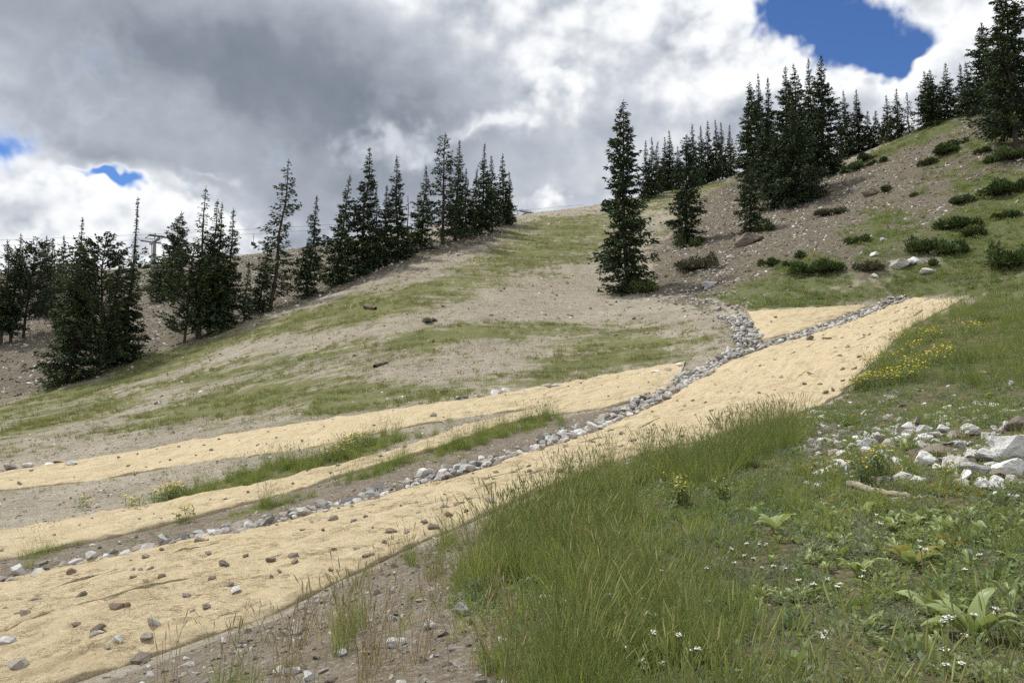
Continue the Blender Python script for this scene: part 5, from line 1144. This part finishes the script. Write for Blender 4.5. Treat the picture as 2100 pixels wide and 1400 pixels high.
# ROSETTE: the small ones between them, too many to tell apart
def f_ros(mb, r, k):
    for j in range(6):
        me = LEAF[j % 5]; c = np.empty(len(me.vertices) * 3); me.vertices.foreach_get('co', c); c = c.reshape(-1, 3) * r.uniform(.09, .15)
        f = np.empty(len(me.polygons) * 4, np.int32); me.polygons.foreach_get('vertices', f)
        e = np.array(Euler((r.uniform(-.3, .3), r.uniform(-1.0, -.2), j * 1.05 + r.uniform(-.3, .3))).to_matrix()); mb.add(c @ e.T, f.reshape(-1, 4), np.full(len(c), r.uniform(.3, .8)))
lib('rosette', f_ros, M_broad, 5)
RZN = region([[(1480,1250),(1500,1090),(1600,1040),(1750,1030),(2250,1040),(2250,1420),(1800,1380),(1650,1250)]], jit=.4)
p = throw(2600, (1, 7, 3.5, 10), lambda x, y: lookup(RZN, x, y) * np.clip(fbm(x / .8, y / .8, 2, 800) + .45, .1, 1) * .8); scatter('ground_cover', 'small pale-leaved rosettes filling the meadow between the larger leafy plants', ['rosette'], p, sr.uniform(.5, 1.15, len(p)), .15)

# ------------------------------------------------------------------ flowers
def disc_flower(mb, c, rad, r, tint=None):
    n = 7; a = np.linspace(0, 6.283, n, endpoint=False) + r.uniform(0, 1); nrm = np.array([r.normal(0, .35), r.normal(0, .35), 1.0]); nrm /= np.linalg.norm(nrm); u = np.cross(nrm, (1, 0, 0)); u /= np.linalg.norm(u); v = np.cross(nrm, u)
    rim = c + rad * (np.cos(a)[:, None] * u + np.sin(a)[:, None] * v) * r.uniform(.8, 1.1, n)[:, None]
    co = np.concatenate([rim, rim * .55 + c * .45 + nrm * rad * .25]); q = [(i, (i + 1) % n, n + (i + 1) % n, n + i) for i in range(n)] + [(n, n + 1, n + 2, n + 3), (n + 3, n + 4, n + 5, n + 6), (n, n + 3, n + 6, n + 6)][:2]
    q.append((n, n + 3, n + 6, n)) if False else None
    mb.add(co, q, r.uniform(.2, 1) if tint is None else tint)
def flower_clump(px, py, wpx, n, label, m=M_yel, h0=.22, h1=.42, fr_=.021, group='yellow flower clumps', name='flower_clump', leafy=True):
    p = hit(px, py)[0]; s = wpx / FPX * p[1] * .5; r = np.random.default_rng(int(px * 3 + py)); t = thing(name, p, label, 'flowers', group)
    st, fl, lv = MB(), MB(), MB()
    n = int(n * 1.7)
    for k in range(n):
        a = r.uniform(0, 6.28); d = s * math.sqrt(r.random()); h = r.uniform(h0, h1); b = np.array([d * math.cos(a), d * math.sin(a) * .8, 0]); b[2] = float(HZ(p[0] + b[0], p[1] + b[1])) - p[2]; e = b + (r.normal(0, .03), r.normal(0, .03), h)
        st.tube([b * (.6, .6, 1) - (0, 0, .03), (b + e) / 2, e], [.0035, .003, .002], 3, .5); disc_flower(fl, e, fr_ * r.uniform(.7, 1.25) * (.6 if p[1] < 12 else 1.15), r)
    if leafy:
        nl = n * 6; pp = np.c_[r.normal(0, s * .5, nl), r.normal(0, s * .4, nl), np.zeros(nl)]; pp[:, 2] = HZ(p[0] + pp[:, 0], p[1] + pp[:, 1]) - p[2] + r.uniform(.02, h1 * .75, nl)
        co, q = cards(pp, np.c_[r.normal(0, 1, (nl, 2)), r.uniform(.1, 1.2, nl)], r.uniform(.05, .11, nl), r.uniform(.02, .04, nl), r); lv.add(co, q, np.repeat(r.uniform(.1, .7, nl), 4)); obj('leaves', lv.mesh('leaves', False), M_forb, t)
    o = obj('stems', st.mesh('stems'), M_stalk, t); o['kind'] = 'stuff'; o = obj('blossoms', fl.mesh('blossoms', False), m, t); o['kind'] = 'stuff'
for a in [
 (1849,786,120,80,'brightest yellow flower clump at the meadow edge by the wide blanket'),(1902,752,110,55,'yellow flowers right above the brightest clump'),(1868,698,100,36,'yellow flowers highest up beside the blanket edge'),(1912,698,60,36,'second yellow patch beside the blanket top'),
 (1997,686,60,30,'rightmost upper yellow flower patch'),(1958,676,40,8,'faint yellow patch between the upper two'),(1808,754,80,36,'yellow flowers hugging the blanket edge'),(1772,800,50,40,'lowest yellow flowers at the blanket corner'),(1932,734,50,14,'thin yellow patch right of the clump above the brightest'),(1868,728,46,14,'small yellow patch left of the clump above the brightest'),
 (690,938,80,30,'yellow flowers in the grass strip between blankets, middle'),(728,915,70,34,'yellow flowers in the grass strip between blankets, upper end'),(352,1022,46,26,'bright yellow clump at the lower end of the grass strip'),(322,1032,36,10,'sparse yellow flowers left of the strip end clump'),(278,1046,46,10,'pale yellow-green weed with flowers on the bare berm'),(172,1046,30,6,'tiny yellow-flowered weed on the grey bare ground'),(650,948,60,14,'scattered yellow flowers at the lower middle of the grass strip'),(380,1072,40,8,'sparse yellow flowered weed on the narrow blanket'),
 (1395,1052,40,18,'yellow flowers on the bare patch behind the tall grass'),(1482,1052,34,12,'yellow flowers over the dark leafy clump'),(1380,1030,36,8,'pale yellow flowers at the back of the bare patch'),(1795,985,60,22,'dull yellow flowering weeds above the fallen branch'),(1765,1000,44,12,'yellow weeds at the thick end of the fallen branch')]: flower_clump(*a)
def f_dark(px, py, w, label):
    p = hit(px, py)[0]; s = w / FPX * p[1] * .5; r = np.random.default_rng(4); mb = MB(); leaves(mb, r, 420, .04, .09, .3, s, s * .75, .6); t = thing('leafy_clump', p, label, 'plant'); obj('foliage', mb.mesh('foliage', False), M_forb, t)
f_dark(1478, 1064, 110, 'dark green leafy clump carrying the yellow flowers behind the tall grass')
f_dark(1710, 866, 64, 'round grey-green clump beside the blanket corner'); f_dark(1748, 872, 46, 'smaller round clump right of the one at the blanket corner')
def yarrow(px, py, n, spread, label, hd=.017, top=None):
    p = hit(px, py)[0]; r = np.random.default_rng(int(px + py * 2)); t = thing('yarrow', p, label, 'flowers', 'white yarrow flowers')
    for k in range(n):
        b = np.array([r.normal(0, spread), r.normal(0, spread), 0]) if n > 1 else np.zeros(3); b[2] = float(HZ(p[0] + b[0], p[1] + b[1])) - p[2]; e = b + (r.normal(0, .02), r.normal(0, .02), r.uniform(.15, .26))
        st, fl = MB(), MB(); st.tube([b - (0, 0, .02), b * .5 + e * .5, e], [.003, .0028, .0022], 4, .5)
        for j in range(18):
            a = r.uniform(0, 6.28); d = hd * math.sqrt(r.random()); c = e + (d * math.cos(a), d * math.sin(a), .004 * r.normal()); st.tube([e - (0, 0, .03), c], [.0012, .0009], 3, .5); disc_flower(fl, c, hd * .30, r)
        o = obj('flower_stem', st.mesh('flower_stem'), M_stalk, t); obj('flower_head', fl.mesh('flower_head', False), M_wht, o)
for a in [
 (1278,1310,2,.05,'white yarrow heads in the light grass, upper pair'),(1292,1345,4,.06,'white yarrow cluster in the light grass, lower four'),(1347,1345,2,.03,'pair of white yarrow heads right of the cluster'),(1352,1240,1,0,'single white yarrow head at the tall grass edge'),(1686,1385,3,.022,'biggest white yarrow head near the bottom'),
 (1530,1178,6,.07,'wide white yarrow cluster in the middle of the meadow'),(1480,1215,2,.06,'sparse white yarrow left of the wide cluster'),(1600,1215,3,.07,'white yarrow right of the wide cluster'),(1330,985,4,.08,'white yarrow at the back of the tall grass'),(1728,1250,3,.06,'white yarrow between meadow grass and the big plant'),
 (1650,1265,2,.04,'white yarrow near the curled-leaf plant'),(1960,1372,4,.07,'white yarrow under the largest pale plant'),(2030,1352,3,.05,'white yarrow right under the largest pale plant'),(1905,1180,3,.05,'white yarrow beside the rusty plant'),(1795,1115,3,.06,'white yarrow amid the small plants'),(1385,1410,3,.05,'white yarrow at the bottom edge'),
 (1330,1445,4,.05,'white yarrow heads cut by the bottom edge'),(1965,1440,3,.04,'white yarrow at the bottom right'),(2078,775,4,.12,'white flowers at the right edge of the upper meadow'),(2000,1215,2,.04,'white yarrow above the largest pale plant'),(1770,1230,2,.03,'small white yarrow pair left of the big upright plant'),(1440,1400,1,0,'single white yarrow in the bottom grass')]: yarrow(*a)
